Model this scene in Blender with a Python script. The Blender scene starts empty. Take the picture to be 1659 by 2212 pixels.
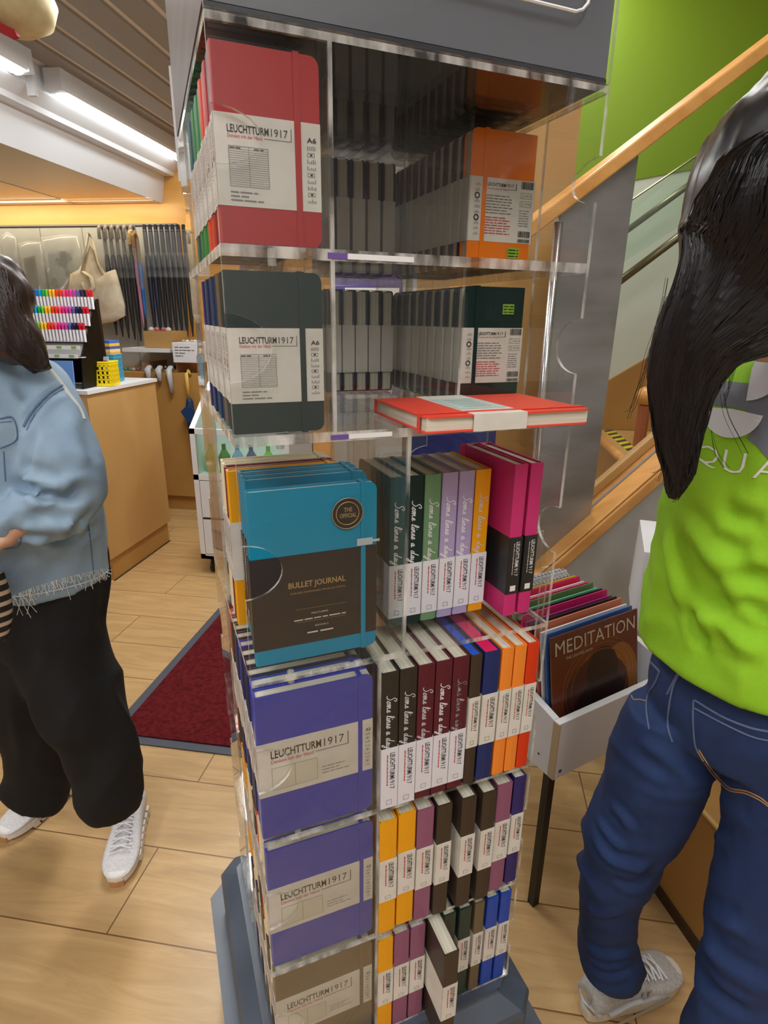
import bpy, bmesh, math, random
from math import sin, cos, pi, radians
from mathutils import Vector, Matrix, Quaternion
from mathutils.bvhtree import BVHTree
from mathutils import noise as mnoise

random.seed(7)
scn = bpy.context.scene
COL = scn.collection

# ------------------------------------------------------------------ camera
CR = Vector((0.98841, 0.12979 * 1.0, 0.0))      # replaced below by the exact basis
PITCH, ROLL, YAW = 0.3231, 0.0130, radians(21.69 - 30.0)
F0 = Vector((sin(YAW) * cos(PITCH), cos(YAW) * cos(PITCH), -sin(PITCH)))
R0 = Vector((cos(YAW), -sin(YAW), 0)); U0 = R0.cross(F0)
CR = cos(ROLL) * R0 + sin(ROLL) * U0
CU = -sin(ROLL) * R0 + cos(ROLL) * U0
CAM = Vector((0, 0, 1.45)); FPX = 1246.3
cam_d = bpy.data.cameras.new('camera'); cam = bpy.data.objects.new('camera', cam_d); COL.objects.link(cam)
cam_d.sensor_fit = 'HORIZONTAL'; cam_d.sensor_width = 36; cam_d.lens = 36 * FPX / 1659
cam_d.clip_start = 0.02
M3 = Matrix((CR, CU, -F0)).transposed()
cam.matrix_world = Matrix.Translation(CAM) @ M3.to_4x4()
scn.camera = cam
scn.view_settings.view_transform = 'Standard'; scn.view_settings.look = 'None'
scn.view_settings.gamma = 1; scn.view_settings.use_curve_mapping = False
scn.view_settings.exposure = 0.0
scn.cycles.transparent_max_bounces = 48; scn.cycles.max_bounces = 10
scn.cycles.diffuse_bounces = 4; scn.cycles.glossy_bounces = 4
scn.cycles.caustics_reflective = False; scn.cycles.caustics_refractive = False
scn.cycles.sample_clamp_indirect = 6

def pr(x, y, r):
    """point seen at photo pixel (x, y), r metres away horizontally"""
    d = (x - 829.5) / FPX * CR - (y - 1106) / FPX * CU + F0
    return CAM + d * (r / math.hypot(d.x, d.y))
def dep(P): return (P - CAM).dot(F0)

# ------------------------------------------------------------------ world + lamps
w = bpy.data.worlds.new('world'); scn.world = w; w.use_nodes = True
w.node_tree.nodes['Background'].inputs[0].default_value = (0.95, 0.97, 1.0, 1)
w.node_tree.nodes['Background'].inputs[1].default_value = 0.35

def area(name, loc, sx, sy, power, rot=(0, 0, 0), color=(1, 0.98, 0.95)):
    l = bpy.data.lights.new(name, 'AREA'); l.shape = 'RECTANGLE'; l.size = sx; l.size_y = sy
    l.energy = power; l.color = color
    o = bpy.data.objects.new(name, l); o.location = loc; o.rotation_euler = rot; COL.objects.link(o)
    return o
area('wall_washer', (-3.3, 4.30, 2.24), 1.9, .06, 8, (radians(28), 0, 0), (1, .86, .62))
for lx, ly, pw in ((-0.75, -0.9, 22), (0.45, -0.9, 22), (-0.75, 0.9, 16), (0.9, 1.3, 12), (-1.2, 2.6, 34), (0.3, 2.9, 24), (-3.0, 3.0, 30), (-2.0, -0.6, 24), (1.3, 4.4, 14), (1.5, -1.0, 14)):
    area('ceiling_fill_light', (lx, ly, 2.56 if lx < -0.9 else 3.15), 0.28, 1.2, pw)  # unseen area lights added under the ceiling to brighten the room

# ------------------------------------------------------------------ materials
def mat(name, col=(0.8, 0.8, 0.8), rough=0.5, metal=0.0, spec=0.5, emit=None, es=1.0, coat=0.0, sheen=0.0):
    m = bpy.data.materials.new(name); m.use_nodes = True
    b = m.node_tree.nodes['Principled BSDF']
    b.inputs['Base Color'].default_value = (*col, 1); b.inputs['Roughness'].default_value = rough
    b.inputs['Metallic'].default_value = metal; b.inputs['Specular IOR Level'].default_value = spec
    b.inputs['Coat Weight'].default_value = coat; b.inputs['Sheen Weight'].default_value = sheen
    if emit: b.inputs['Emission Color'].default_value = (*emit, 1); b.inputs['Emission Strength'].default_value = es
    return m
def srgb(r, g, b):
    f = lambda c: (c / 255 / 12.92) if c / 255 <= 0.04045 else ((c / 255 + 0.055) / 1.055) ** 2.4
    return (f(r), f(g), f(b))
def noisy(m, c2, scale=(6, 6, 6), fac=(0.4, 0.65), detail=4, bump=0.0, bscale=None, coord='Object', dist=0.0):
    """mix the base colour with c2 by stretched noise; optional bump"""
    nt = m.node_tree; b = nt.nodes['Principled BSDF']; N = nt.nodes.new; L = nt.links.new
    tc = N('ShaderNodeTexCoord'); mp = N('ShaderNodeMapping'); mp.inputs['Scale'].default_value = scale
    L(tc.outputs[coord], mp.inputs[0]); no = N('ShaderNodeTexNoise'); no.inputs['Scale'].default_value = 1
    no.inputs['Detail'].default_value = detail; no.inputs['Distortion'].default_value = dist; L(mp.outputs[0], no.inputs[0])
    rp = N('ShaderNodeValToRGB'); rp.color_ramp.elements[0].position = fac[0]; rp.color_ramp.elements[1].position = fac[1]
    rp.color_ramp.elements[0].color = b.inputs['Base Color'].default_value; rp.color_ramp.elements[1].color = (*c2, 1)
    L(no.outputs[0], rp.inputs[0]); L(rp.outputs[0], b.inputs['Base Color'])
    if bump:
        n2 = no
        if bscale:
            n2 = N('ShaderNodeTexNoise'); n2.inputs['Scale'].default_value = bscale; L(tc.outputs[coord], n2.inputs[0])
        bp = N('ShaderNodeBump'); bp.inputs['Strength'].default_value = bump; bp.inputs['Distance'].default_value = 0.002
        L(n2.outputs[0], bp.inputs['Height']); L(bp.outputs[0], b.inputs['Normal'])
    return m
def clear_mat(name, tint=(0.97, 0.98, 0.97), gl=1.0, rough=0.02, haze=0.0, hcol=(0.9, 0.9, 0.9), vary=0):
    m = bpy.data.materials.new(name); m.use_nodes = True; nt = m.node_tree; nt.nodes.clear(); N = nt.nodes.new; L = nt.links.new
    out = N('ShaderNodeOutputMaterial'); tr = N('ShaderNodeBsdfTransparent'); tr.inputs[0].default_value = (*tint, 1)
    g = N('ShaderNodeBsdfGlossy'); g.inputs[0].default_value = (gl, gl, gl, 1); g.inputs['Roughness'].default_value = rough
    fr = N('ShaderNodeFresnel'); mx = N('ShaderNodeMixShader'); ge = N('ShaderNodeNewGeometry'); mr = N('ShaderNodeMapRange')
    mr.inputs['To Min'].default_value = 1.40; mr.inputs['To Max'].default_value = 1 / 1.40; L(ge.outputs['Backfacing'], mr.inputs['Value']); L(mr.outputs[0], fr.inputs[0])
    L(fr.outputs[0], mx.inputs[0]); L(tr.outputs[0], mx.inputs[1]); L(g.outputs[0], mx.inputs[2]); last = mx
    if haze:
        d = N('ShaderNodeBsdfDiffuse'); d.inputs[0].default_value = (*hcol, 1); m2 = N('ShaderNodeMixShader'); m2.inputs[0].default_value = haze
        if vary:
            tc = N('ShaderNodeTexCoord'); mp = N('ShaderNodeMapping'); mp.inputs['Scale'].default_value = (45, 45, 14); no = N('ShaderNodeTexNoise'); no.inputs['Scale'].default_value = 1; no.inputs['Detail'].default_value = 3
            rp = N('ShaderNodeMapRange'); rp.inputs['From Min'].default_value = .38; rp.inputs['From Max'].default_value = .66; rp.inputs['To Min'].default_value = .04; rp.inputs['To Max'].default_value = vary
            L(tc.outputs['Object'], mp.inputs[0]); L(mp.outputs[0], no.inputs[0]); L(no.outputs[0], rp.inputs['Value']); L(rp.outputs[0], m2.inputs[0])
        L(mx.outputs[0], m2.inputs[1]); L(d.outputs[0], m2.inputs[2]); last = m2
    L(last.outputs[0], out.inputs[0]); return m

M = {}
M['acrylic'] = clear_mat('acrylic', (0.985, 0.99, 0.985), 0.85, 0.02, 0.0)
M['acrylic_edge'] = clear_mat('acrylic_edge', (0.80, 0.80, 0.77), 1.0, 0.10, 0.30, (0.90, 0.88, 0.84), 0.62)
M['film'] = clear_mat('shrink_film', (0.99, 0.99, 0.99), 0.8, 0.06, 0.0)
M['glass'] = clear_mat('glass', (0.86, 0.93, 0.88), 0.9, 0.02, 0.02)
M['white'] = mat('white_paint', srgb(222, 222, 226), 0.45)
M['ceil_white'] = mat('ceiling_white', srgb(228, 230, 235), 0.5)
M['slat'] = mat('slat_grey', srgb(150, 143, 135), 0.6)
M['slat_gap'] = mat('slat_groove', srgb(236, 226, 218), 0.5)
M['paper'] = noisy(mat('band_paper', srgb(226, 222, 214), 0.6), srgb(216, 211, 201), (30, 30, 30))
M['paper_white'] = mat('band_white', srgb(228, 227, 236), 0.4)
M['pages'] = noisy(mat('page_edges', srgb(224, 220, 202), 0.8), srgb(205, 200, 182), (4, 260, 4), (0.4, 0.6))
M['ink'] = mat('ink', srgb(38, 36, 38), 0.5)
M['redink'] = mat('red_ink', srgb(196, 62, 70), 0.5)
M['greyink'] = mat('grey_ink', srgb(128, 126, 124), 0.6)
M['gold'] = mat('gold_foil', srgb(176, 150, 104), 0.35, 0.3)
M['silver'] = mat('silver_foil', srgb(205, 200, 195), 0.4)
M['white_ink'] = mat('white_ink', srgb(236, 236, 238), 0.5)
M['black_band'] = mat('black_band', srgb(38, 36, 40), 0.35)
M['green_sticker'] = mat('green_sticker', srgb(142, 196, 48), 0.5)
M['header_front'] = mat('header_front', srgb(112, 114, 122), 0.22, 0.0, 0.7)
M['header_side_reflection'] = noisy(mat('header_side_reflection', srgb(128, 112, 106), 0.45), srgb(98, 84, 80), (3, 3, 14), (0.3, 0.7), 5, dist=1.2)  # brown-grey mottling paints in the wood reflected on the glossy side
M['header_dark'] = mat('header_dark', srgb(52, 56, 64), 0.25, 0, 0.6)
M['base_plastic'] = noisy(mat('base_plastic', srgb(84, 93, 106), 0.38), srgb(72, 80, 93), (9, 9, 9))
M['metal'] = noisy(mat('brushed_steel', srgb(186, 186, 190), 0.36, 0.75), srgb(132, 128, 124), (2, 2, 7), (0.25, 0.75), 3)
M['chrome'] = mat('chrome', srgb(210, 210, 214), 0.2, 0.9)
M['black_metal'] = mat('black_metal', srgb(20, 19, 20), 0.4)
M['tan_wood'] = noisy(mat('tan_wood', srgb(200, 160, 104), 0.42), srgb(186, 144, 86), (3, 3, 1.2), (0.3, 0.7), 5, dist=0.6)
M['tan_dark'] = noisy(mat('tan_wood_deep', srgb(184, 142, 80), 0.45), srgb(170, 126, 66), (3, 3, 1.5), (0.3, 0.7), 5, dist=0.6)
M['rail_wood'] = noisy(mat('rail_wood', srgb(226, 168, 98), 0.35), srgb(204, 144, 76), (3, 14, 14), (0.35, 0.7), 5)
M['orange_wood'] = noisy(mat('orange_wood', srgb(236, 176, 96), 0.4), srgb(222, 158, 76), (1.5, 1.5, 12), (0.35, 0.7), 5)
M['lime'] = mat('lime_paint', srgb(114, 146, 6), 0.55)
M['pale'] = mat('pale_green_wall', srgb(208, 218, 204), 0.6)
M['wall_grey'] = noisy(mat('wall_grey', srgb(190, 190, 190), 0.6), srgb(176, 176, 176), (4, 4, 4))

def floor_mat():
    m = mat('wood_floor', srgb(205, 165, 112), 0.34, 0, 0.45); nt = m.node_tree; N = nt.nodes.new; L = nt.links.new
    b = nt.nodes['Principled BSDF']; tc = N('ShaderNodeTexCoord')
    mp = N('ShaderNodeMapping'); mp.inputs['Location'].default_value = (0.35, 0.09, 0); L(tc.outputs['Object'], mp.inputs[0])
    br = N('ShaderNodeTexBrick'); L(mp.outputs[0], br.inputs[0]); br.inputs['Scale'].default_value = 1
    br.inputs['Brick Width'].default_value = 1.25; br.inputs['Row Height'].default_value = 0.25
    br.inputs['Mortar Size'].default_value = 0.0022; br.inputs['Mortar Smooth'].default_value = 0.3; br.inputs['Bias'].default_value = 0
    br.inputs['Color1'].default_value = (0, 0, 0, 1); br.inputs['Color2'].default_value = (1, 1, 1, 1); br.inputs['Mortar'].default_value = (0.5, 0.5, 0.5, 1)
    br.offset = 0.37
    # shift the grain per plank
    av = N('ShaderNodeVectorMath'); av.operation = 'MULTIPLY_ADD'; L(br.outputs['Color'], av.inputs[0]); av.inputs[1].default_value = (7, 3, 0); L(tc.outputs['Object'], av.inputs[2])
    m2 = N('ShaderNodeMapping'); m2.inputs['Scale'].default_value = (1.6, 11, 1); L(av.outputs[0], m2.inputs[0])
    no = N('ShaderNodeTexNoise'); no.inputs['Scale'].default_value = 1.6; no.inputs['Detail'].default_value = 7; no.inputs['Roughness'].default_value = 0.62; no.inputs['Distortion'].default_value = 1.3; L(m2.outputs[0], no.inputs[0])
    rp = N('ShaderNodeValToRGB'); e = rp.color_ramp.elements
    e[0].position = 0.28; e[0].color = (*srgb(172, 140, 96), 1); e[1].position = 0.75; e[1].color = (*srgb(204, 172, 124), 1)
    k = e.new(0.5); k.color = (*srgb(190, 155, 106), 1); L(no.outputs[0], rp.inputs[0])
    hs = N('ShaderNodeMix'); hs.data_type = 'RGBA'; hs.blend_type = 'MULTIPLY'; L(br.outputs['Fac'], hs.inputs[0]); L(rp.outputs[0], hs.inputs[6]); hs.inputs[7].default_value = (0.32, 0.25, 0.18, 1)
    L(hs.outputs[2], b.inputs['Base Color']); return m
M['floor'] = floor_mat()
def carpet_mat():
    m = noisy(mat('red_carpet', srgb(104, 30, 34), 0.95, 0, 0.1), srgb(78, 20, 24), (60, 60, 60), (0.35, 0.65), 4, bump=1.0, bscale=260); return m
M['carpet'] = carpet_mat()
M['rubber'] = mat('grey_rubber', srgb(70, 76, 88), 0.6)
_c = {}
def cmat(rgb, rough=0.38, name='cover'):
    k = (rgb, rough)
    if k not in _c: _c[k] = mat('%s_%d_%d_%d' % (name, *rgb), srgb(*rgb), rough, 0, .3)
    return _c[k]

# ------------------------------------------------------------------ mesh helpers
class MB:
    def __init__(s): s.v = []; s.f = []; s.m = []
    def add(s, vs, fs, mi=0, mx=None):
        b = len(s.v); s.v += [tuple(mx @ Vector(q)) if mx else tuple(q) for q in vs]
        s.f += [tuple(b + i for i in f) for f in fs]; s.m += [mi] * len(fs) if isinstance(mi, int) else list(mi)
        return s
    def box(s, x0, y0, z0, x1, y1, z1, mi=0, mx=None):
        return s.add([(x0, y0, z0), (x1, y0, z0), (x1, y1, z0), (x0, y1, z0), (x0, y0, z1), (x1, y0, z1), (x1, y1, z1), (x0, y1, z1)],
                     [(0, 3, 2, 1), (4, 5, 6, 7), (0, 1, 5, 4), (1, 2, 6, 5), (2, 3, 7, 6), (3, 0, 4, 7)], mi, mx)
    def prism(s, poly, h0, h1, axis='z', mi=0, side=None, mx=None):
        """extrude a polygon; axis = extrusion axis"""
        n = len(poly)
        def p(a, b, h): return {'z': (a, b, h), 'y': (a, h, b), 'x': (h, a, b)}[axis]
        vs = [p(a, b, h0) for a, b in poly] + [p(a, b, h1) for a, b in poly]
        area2 = sum(poly[i][0] * poly[(i + 1) % n][1] - poly[(i + 1) % n][0] * poly[i][1] for i in range(n))
        flip = (area2 < 0) ^ (axis == 'y') ^ (h1 < h0)
        fs = [tuple(range(n))[::-1], tuple(range(n, 2 * n))] + [(i, (i + 1) % n, n + (i + 1) % n, n + i) for i in range(n)]
        if flip: fs = [f[::-1] for f in fs]
        ms = [mi, mi] + [mi if side is None else side] * n
        return s.add(vs, fs, ms, mx)
    def tube(s, pts, r, n=8, mi=0, closed=False, flat=None, caps=True):
        pts = [Vector(q) for q in pts]; rs = r if isinstance(r, (list, tuple)) else [r] * len(pts)
        k = len(pts); b = len(s.v); up = None
        for i, q in enumerate(pts):
            a = pts[(i - 1) % k] if (closed or i > 0) else q; c = pts[(i + 1) % k] if (closed or i < k - 1) else q
            t = (c - a).normalized()
            if up is None:
                up = Vector((0, 0, 1)) if abs(t.z) < 0.9 else Vector((1, 0, 0))
            x = t.cross(up); x = x.normalized() if x.length > 1e-6 else t.orthogonal().normalized(); yv = x.cross(t).normalized(); up = yv
            for j in range(n):
                an = 2 * pi * j / n; fy = (flat if flat else 1)
                s.v.append(tuple(q + x * cos(an) * rs[i] + yv * sin(an) * rs[i] * fy))
        for i in range(k if closed else k - 1):
            for j in range(n):
                s.f.append((b + i * n + j, b + i * n + (j + 1) % n, b + ((i + 1) % k) * n + (j + 1) % n, b + ((i + 1) % k) * n + j)); s.m.append(mi)
        if not closed and caps:
            s.f.append(tuple(b + j for j in range(n))[::-1]); s.m.append(mi)
            s.f.append(tuple(b + (k - 1) * n + j for j in range(n))); s.m.append(mi)
        return s
    def lathe(s, prof, n=24, mi=0, mx=None, cap=True):
        vs = []; fs = []
        for r, z in prof:
            for j in range(n): vs.append((r * cos(2 * pi * j / n), r * sin(2 * pi * j / n), z))
        for i in range(len(prof) - 1):
            for j in range(n): fs.append((i * n + j, i * n + (j + 1) % n, (i + 1) * n + (j + 1) % n, (i + 1) * n + j))
        if cap: fs.append(tuple(range(n))[::-1]); fs.append(tuple((len(prof) - 1) * n + j for j in range(n)))
        return s.add(vs, fs, mi, mx)
    def mesh(s, name, mats, smooth=False):
        me = bpy.data.meshes.new(name); me.from_pydata(s.v, [], s.f); 
        for m in mats: me.materials.append(m)
        me.polygons.foreach_set('material_index', s.m)
        if smooth: me.polygons.foreach_set('use_smooth', [True] * len(me.polygons))
        me.update(); return me
    def obj(s, name, mats, parent=None, mx=None, smooth=False, bevel=0, seg=2):
        if not isinstance(mats, (list, tuple)): mats = [mats]
        me = s.mesh(name, mats, smooth); o = bpy.data.objects.new(name, me); COL.objects.link(o)
        if parent: o.parent = parent
        if mx is not None: o.matrix_local = mx
        if bevel:
            md = o.modifiers.new('bevel', 'BEVEL'); md.width = bevel; md.segments = seg; md.limit_method = 'ANGLE'; md.angle_limit = radians(40)
        return o
def inst(me, name, parent=None, mx=None, mats=None):
    o = bpy.data.objects.new(name, me); COL.objects.link(o)
    if parent: o.parent = parent
    if mx is not None: o.matrix_local = mx
    if mats:
        for i, m in enumerate(mats):
            if m is not None: o.material_slots[i].link = 'OBJECT'; o.material_slots[i].material = m
    return o
def tag(o, label, cat, group=None):
    o['label'] = label; o['category'] = cat
    if group: o['group'] = group
    return o
def thing(name, label, cat, loc=(0, 0, 0), rotz=0, group=None, mx=None):
    o = bpy.data.objects.new(name, None); COL.objects.link(o); o.empty_display_size = 0.02
    o.matrix_world = mx if mx is not None else Matrix.Translation(Vector(loc)) @ Matrix.Rotation(rotz, 4, 'Z')
    return tag(o, label, cat, group)
def struct(o): o['kind'] = 'structure'; return o
def T(x, y, z): return Matrix.Translation(Vector((x, y, z)))
def RZ(a): return Matrix.Rotation(radians(a), 4, 'Z')
def RX(a): return Matrix.Rotation(radians(a), 4, 'X')
def RY(a): return Matrix.Rotation(radians(a), 4, 'Y')

# text -> polygons in the x/z plane (faces -y)
_tx = {}
def text_polys(s, bold=0.0):
    if (s, bold) in _tx: return _tx[(s, bold)]
    cu = bpy.data.curves.new('t', 'FONT'); cu.body = s; cu.size = 1; cu.offset = bold; cu.resolution_u = 2
    o = bpy.data.objects.new('t', cu); COL.objects.link(o); bpy.context.view_layer.update()
    dg = bpy.context.evaluated_depsgraph_get(); me = bpy.data.meshes.new_from_object(o.evaluated_get(dg))
    vs = [tuple(v.co) for v in me.vertices]; fs = [tuple(p.vertices) for p in me.polygons]
    x0 = min(v[0] for v in vs); x1 = max(v[0] for v in vs); y0 = min(v[1] for v in vs); y1 = max(v[1] for v in vs)
    bpy.data.objects.remove(o); bpy.data.curves.remove(cu); bpy.data.meshes.remove(me)
    _tx[(s, bold)] = (vs, fs, x0, x1, y0, y1); return _tx[(s, bold)]
def put_text(mb, s, x0, z0, w, h, y=0, bold=0.0, mi=0, rot=0):
    """text fitted in a w x h box whose lower-left is (x0, z0); rot=-90 reads top-down"""
    vs, fs, a0, a1, b0, b1 = text_polys(s, bold); out = []
    for vx, vy, _ in vs:
        u = (vx - a0) / (a1 - a0); v = (vy - b0) / (b1 - b0)
        if rot == 0: out.append((x0 + u * w, y, z0 + v * h))
        else: out.append((x0 + v * w, y, z0 + (1 - u) * h))
    if rot: fs = [f for f in fs]
    mb.add(out, fs, mi)
    return mb
def bar(mb, x0, z0, x1, z1, y, mi=0):
    return mb.add([(x0, y, z0), (x1, y, z0), (x1, y, z1), (x0, y, z1)], [(0, 1, 2, 3)], mi)
def frame_rect(mb, x0, z0, x1, z1, y, t, mi=0):
    bar(mb, x0, z0, x1, z0 + t, y, mi); bar(mb, x0, z1 - t, x1, z1, y, mi); bar(mb, x0, z0, x0 + t, z1, y, mi); bar(mb, x1 - t, z0, x1, z1, y, mi)
def greek(mb, x0, x1, z, h, y, mi=0, seed=0):
    """a line of tiny illegible print: word-long dashes"""
    r = random.Random(seed * 77 + int(z * 1e5)); x = x0
    while x < x1 - h:
        l = min(r.uniform(2, 6) * h, x1 - x); bar(mb, x, z, x + l, z + h * 0.55, y, mi); x += l + h * 0.7

# joined handwriting for "Some lines a day": strokes on a 0..1 baseline
SCRIPT = {
 'S': (0.75, [[(0.62, 1.05), (0.75, 1.25), (0.6, 1.42), (0.35, 1.3), (0.28, 1.02), (0.5, 0.7), (0.55, 0.35), (0.3, 0.0), (0.0, 0.05)]]),
 'o': (0.5, [[(0.0, 0.05), (0.2, 0.5), (0.1, 0.15), (0.25, 0.0), (0.4, 0.25), (0.25, 0.5), (0.3, 0.42), (0.5, 0.45)]]),
 'm': (0.85, [[(0.0, 0.45), (0.1, 0.5), (0.06, 0.0), (0.2, 0.48), (0.3, 0.45), (0.28, 0.0), (0.45, 0.48), (0.55, 0.42), (0.55, 0.05), (0.85, 0.1)]]),
 'e': (0.4, [[(0.0, 0.1), (0.25, 0.3), (0.2, 0.5), (0.05, 0.3), (0.12, 0.02), (0.4, 0.12)]]),
 'l': (0.35, [[(0.0, 0.1), (0.28, 0.8), (0.2, 1.15), (0.08, 0.6), (0.12, 0.02), (0.35, 0.1)]]),
 'i': (0.28, [[(0.0, 0.1), (0.12, 0.48), (0.1, 0.02), (0.28, 0.1)], [(0.18, 0.8), (0.22, 0.86)]]),
 'n': (0.55, [[(0.0, 0.1), (0.08, 0.5), (0.05, 0.0), (0.22, 0.48), (0.34, 0.42), (0.32, 0.03), (0.55, 0.1)]]),
 's': (0.38, [[(0.0, 0.1), (0.2, 0.55), (0.28, 0.15), (0.1, 0.0), (0.05, 0.1), (0.38, 0.12)]]),
 'a': (0.55, [[(0.38, 0.42), (0.2, 0.5), (0.05, 0.2), (0.18, 0.0), (0.36, 0.45), (0.36, 0.02), (0.55, 0.1)]]),
 'd': (0.6, [[(0.35, 0.42), (0.18, 0.5), (0.04, 0.2), (0.16, 0.0), (0.36, 0.4), (0.5, 1.2), (0.38, 0.5), (0.38, 0.02), (0.6, 0.1)]]),
 'y': (0.5, [[(0.0, 0.45), (0.06, 0.1), (0.2, 0.05), (0.36, 0.48), (0.3, -0.3), (0.1, -0.65), (0.02, -0.4), (0.5, 0.1)]]),
 ' ': (0.45, [])}
def script_text(mb, s, x0, z0, w, h, y, th, mi=0, rot=-90):
    tot = sum(SCRIPT[c][0] for c in s); cx = 0; lo, hi = -0.4, 1.45
    for c in s:
        for st in SCRIPT[c][1]:
            P = []
            for i in range(len(st) - 1):
                p0 = st[max(i - 1, 0)]; p1 = st[i]; p2 = st[i + 1]; p3 = st[min(i + 2, len(st) - 1)]
                for k in range(4):
                    t = k / 4
                    P.append(tuple(0.5 * (2 * p1[a] + (p2[a] - p0[a]) * t + (2 * p0[a] - 5 * p1[a] + 4 * p2[a] - p3[a]) * t * t + (3 * p1[a] - p0[a] - 3 * p2[a] + p3[a]) * t ** 3) for a in (0, 1)))
            P.append(st[-1]); Q = []
            for (a, b) in P:
                a = a + b * 0.25
                u = (cx + a) / tot; v = (b - lo) / (hi - lo)
                Q.append((x0 + v * w, z0 + (1 - u) * h) if rot else (x0 + u * w, z0 + v * h))
            for i in range(len(Q) - 1):
                dx, dz = Q[i + 1][0] - Q[i][0], Q[i + 1][1] - Q[i][1]; l = math.hypot(dx, dz) or 1; nx, nz = -dz / l * th / 2, dx / l * th / 2
                ex, ez = dx / l * th * .3, dz / l * th * .3
                mb.add([(Q[i][0] + nx - ex, y, Q[i][1] + nz - ez), (Q[i][0] - nx - ex, y, Q[i][1] - nz - ez), (Q[i + 1][0] - nx + ex, y, Q[i + 1][1] - nz + ez), (Q[i + 1][0] + nx + ex, y, Q[i + 1][1] + nz + ez)], [(0, 1, 2, 3)], mi)
        cx += SCRIPT[c][0]
    return mb
# ------------------------------------------------------------------ notebooks
RACK = Matrix.Translation(Vector((-0.224, 0.524, 0))) @ RZ(30)
_nb = {}
def nb_meshes(w, h, t):
    k = (w, h, t)
    if k in _nb: return _nb[k]
    c = MB(); R = min(0.009, w * 0.09)
    def board(y0, y1):
        poly = [(0, 0), (w - R, 0)] + [(w - R + R * sin(a), R - R * cos(a)) for a in [pi / 8, pi / 4, 3 * pi / 8, pi / 2]] + \
               [(w - R + R * cos(a), h - R + R * sin(a)) for a in [0, pi / 8, pi / 4, 3 * pi / 8, pi / 2]] + [(0, h)]
        c.prism(poly, y0, y1, 'y')
    board(0, 0.0018); board(t - 0.0018, t)
    c.prism([(0.0, 0.0), (-0.0011, 0.0012), (-0.0016, t / 2), (-0.0011, t - 0.0012), (0.0, t), (0.0016, t - 0.001), (0.0016, 0.001)], 0, h, 'z')
    p = MB(); p.box(0.0012, 0.0019, 0.0025, w - 0.003, t - 0.0019, h - 0.0025)
    e = MB(); ex = w * (0.885 if w > 0.12 else 0.775); ew = 0.0028
    e.box(ex - ew, -0.0014, -0.0006, ex + ew, -0.0005, h + 0.0006); e.box(ex - ew, t + 0.0003, -0.0006, ex + ew, t + 0.0012, h + 0.0006)
    e.box(ex - ew, -0.0014, h + 0.0002, ex + ew, t + 0.0012, h + 0.0009); e.box(ex - ew, -0.0014, -0.0009, ex + ew, t + 0.0012, -0.0002)
    _nb[k] = (c.mesh('cover', [None]), p.mesh('page_block', [None]), e.mesh('elastic', [None]))
    return _nb[k]
_bd = {}
def band_mesh(w, t, z0, z1):
    k = (w, t, z0, z1)
    if k in _bd: return _bd[k]
    b = MB(); d = 0.0005
    b.box(-0.0022, -d, z0, w - 0.0005, -0.00005, z1); b.box(-0.0022, t + 0.00005, z0, w - 0.0005, t + d, z1)
    b.prism([(-0.0022, -d), (-0.0022, t + d), (-0.0017, t + d), (-0.0017, -d)], z0, z1, 'z')
    b.box(w - 0.0005, -d, z0, w + 0.0003, t + d, z1)
    _bd[k] = b.mesh('paper_band', [None]); return _bd[k]
_pm = {}
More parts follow.
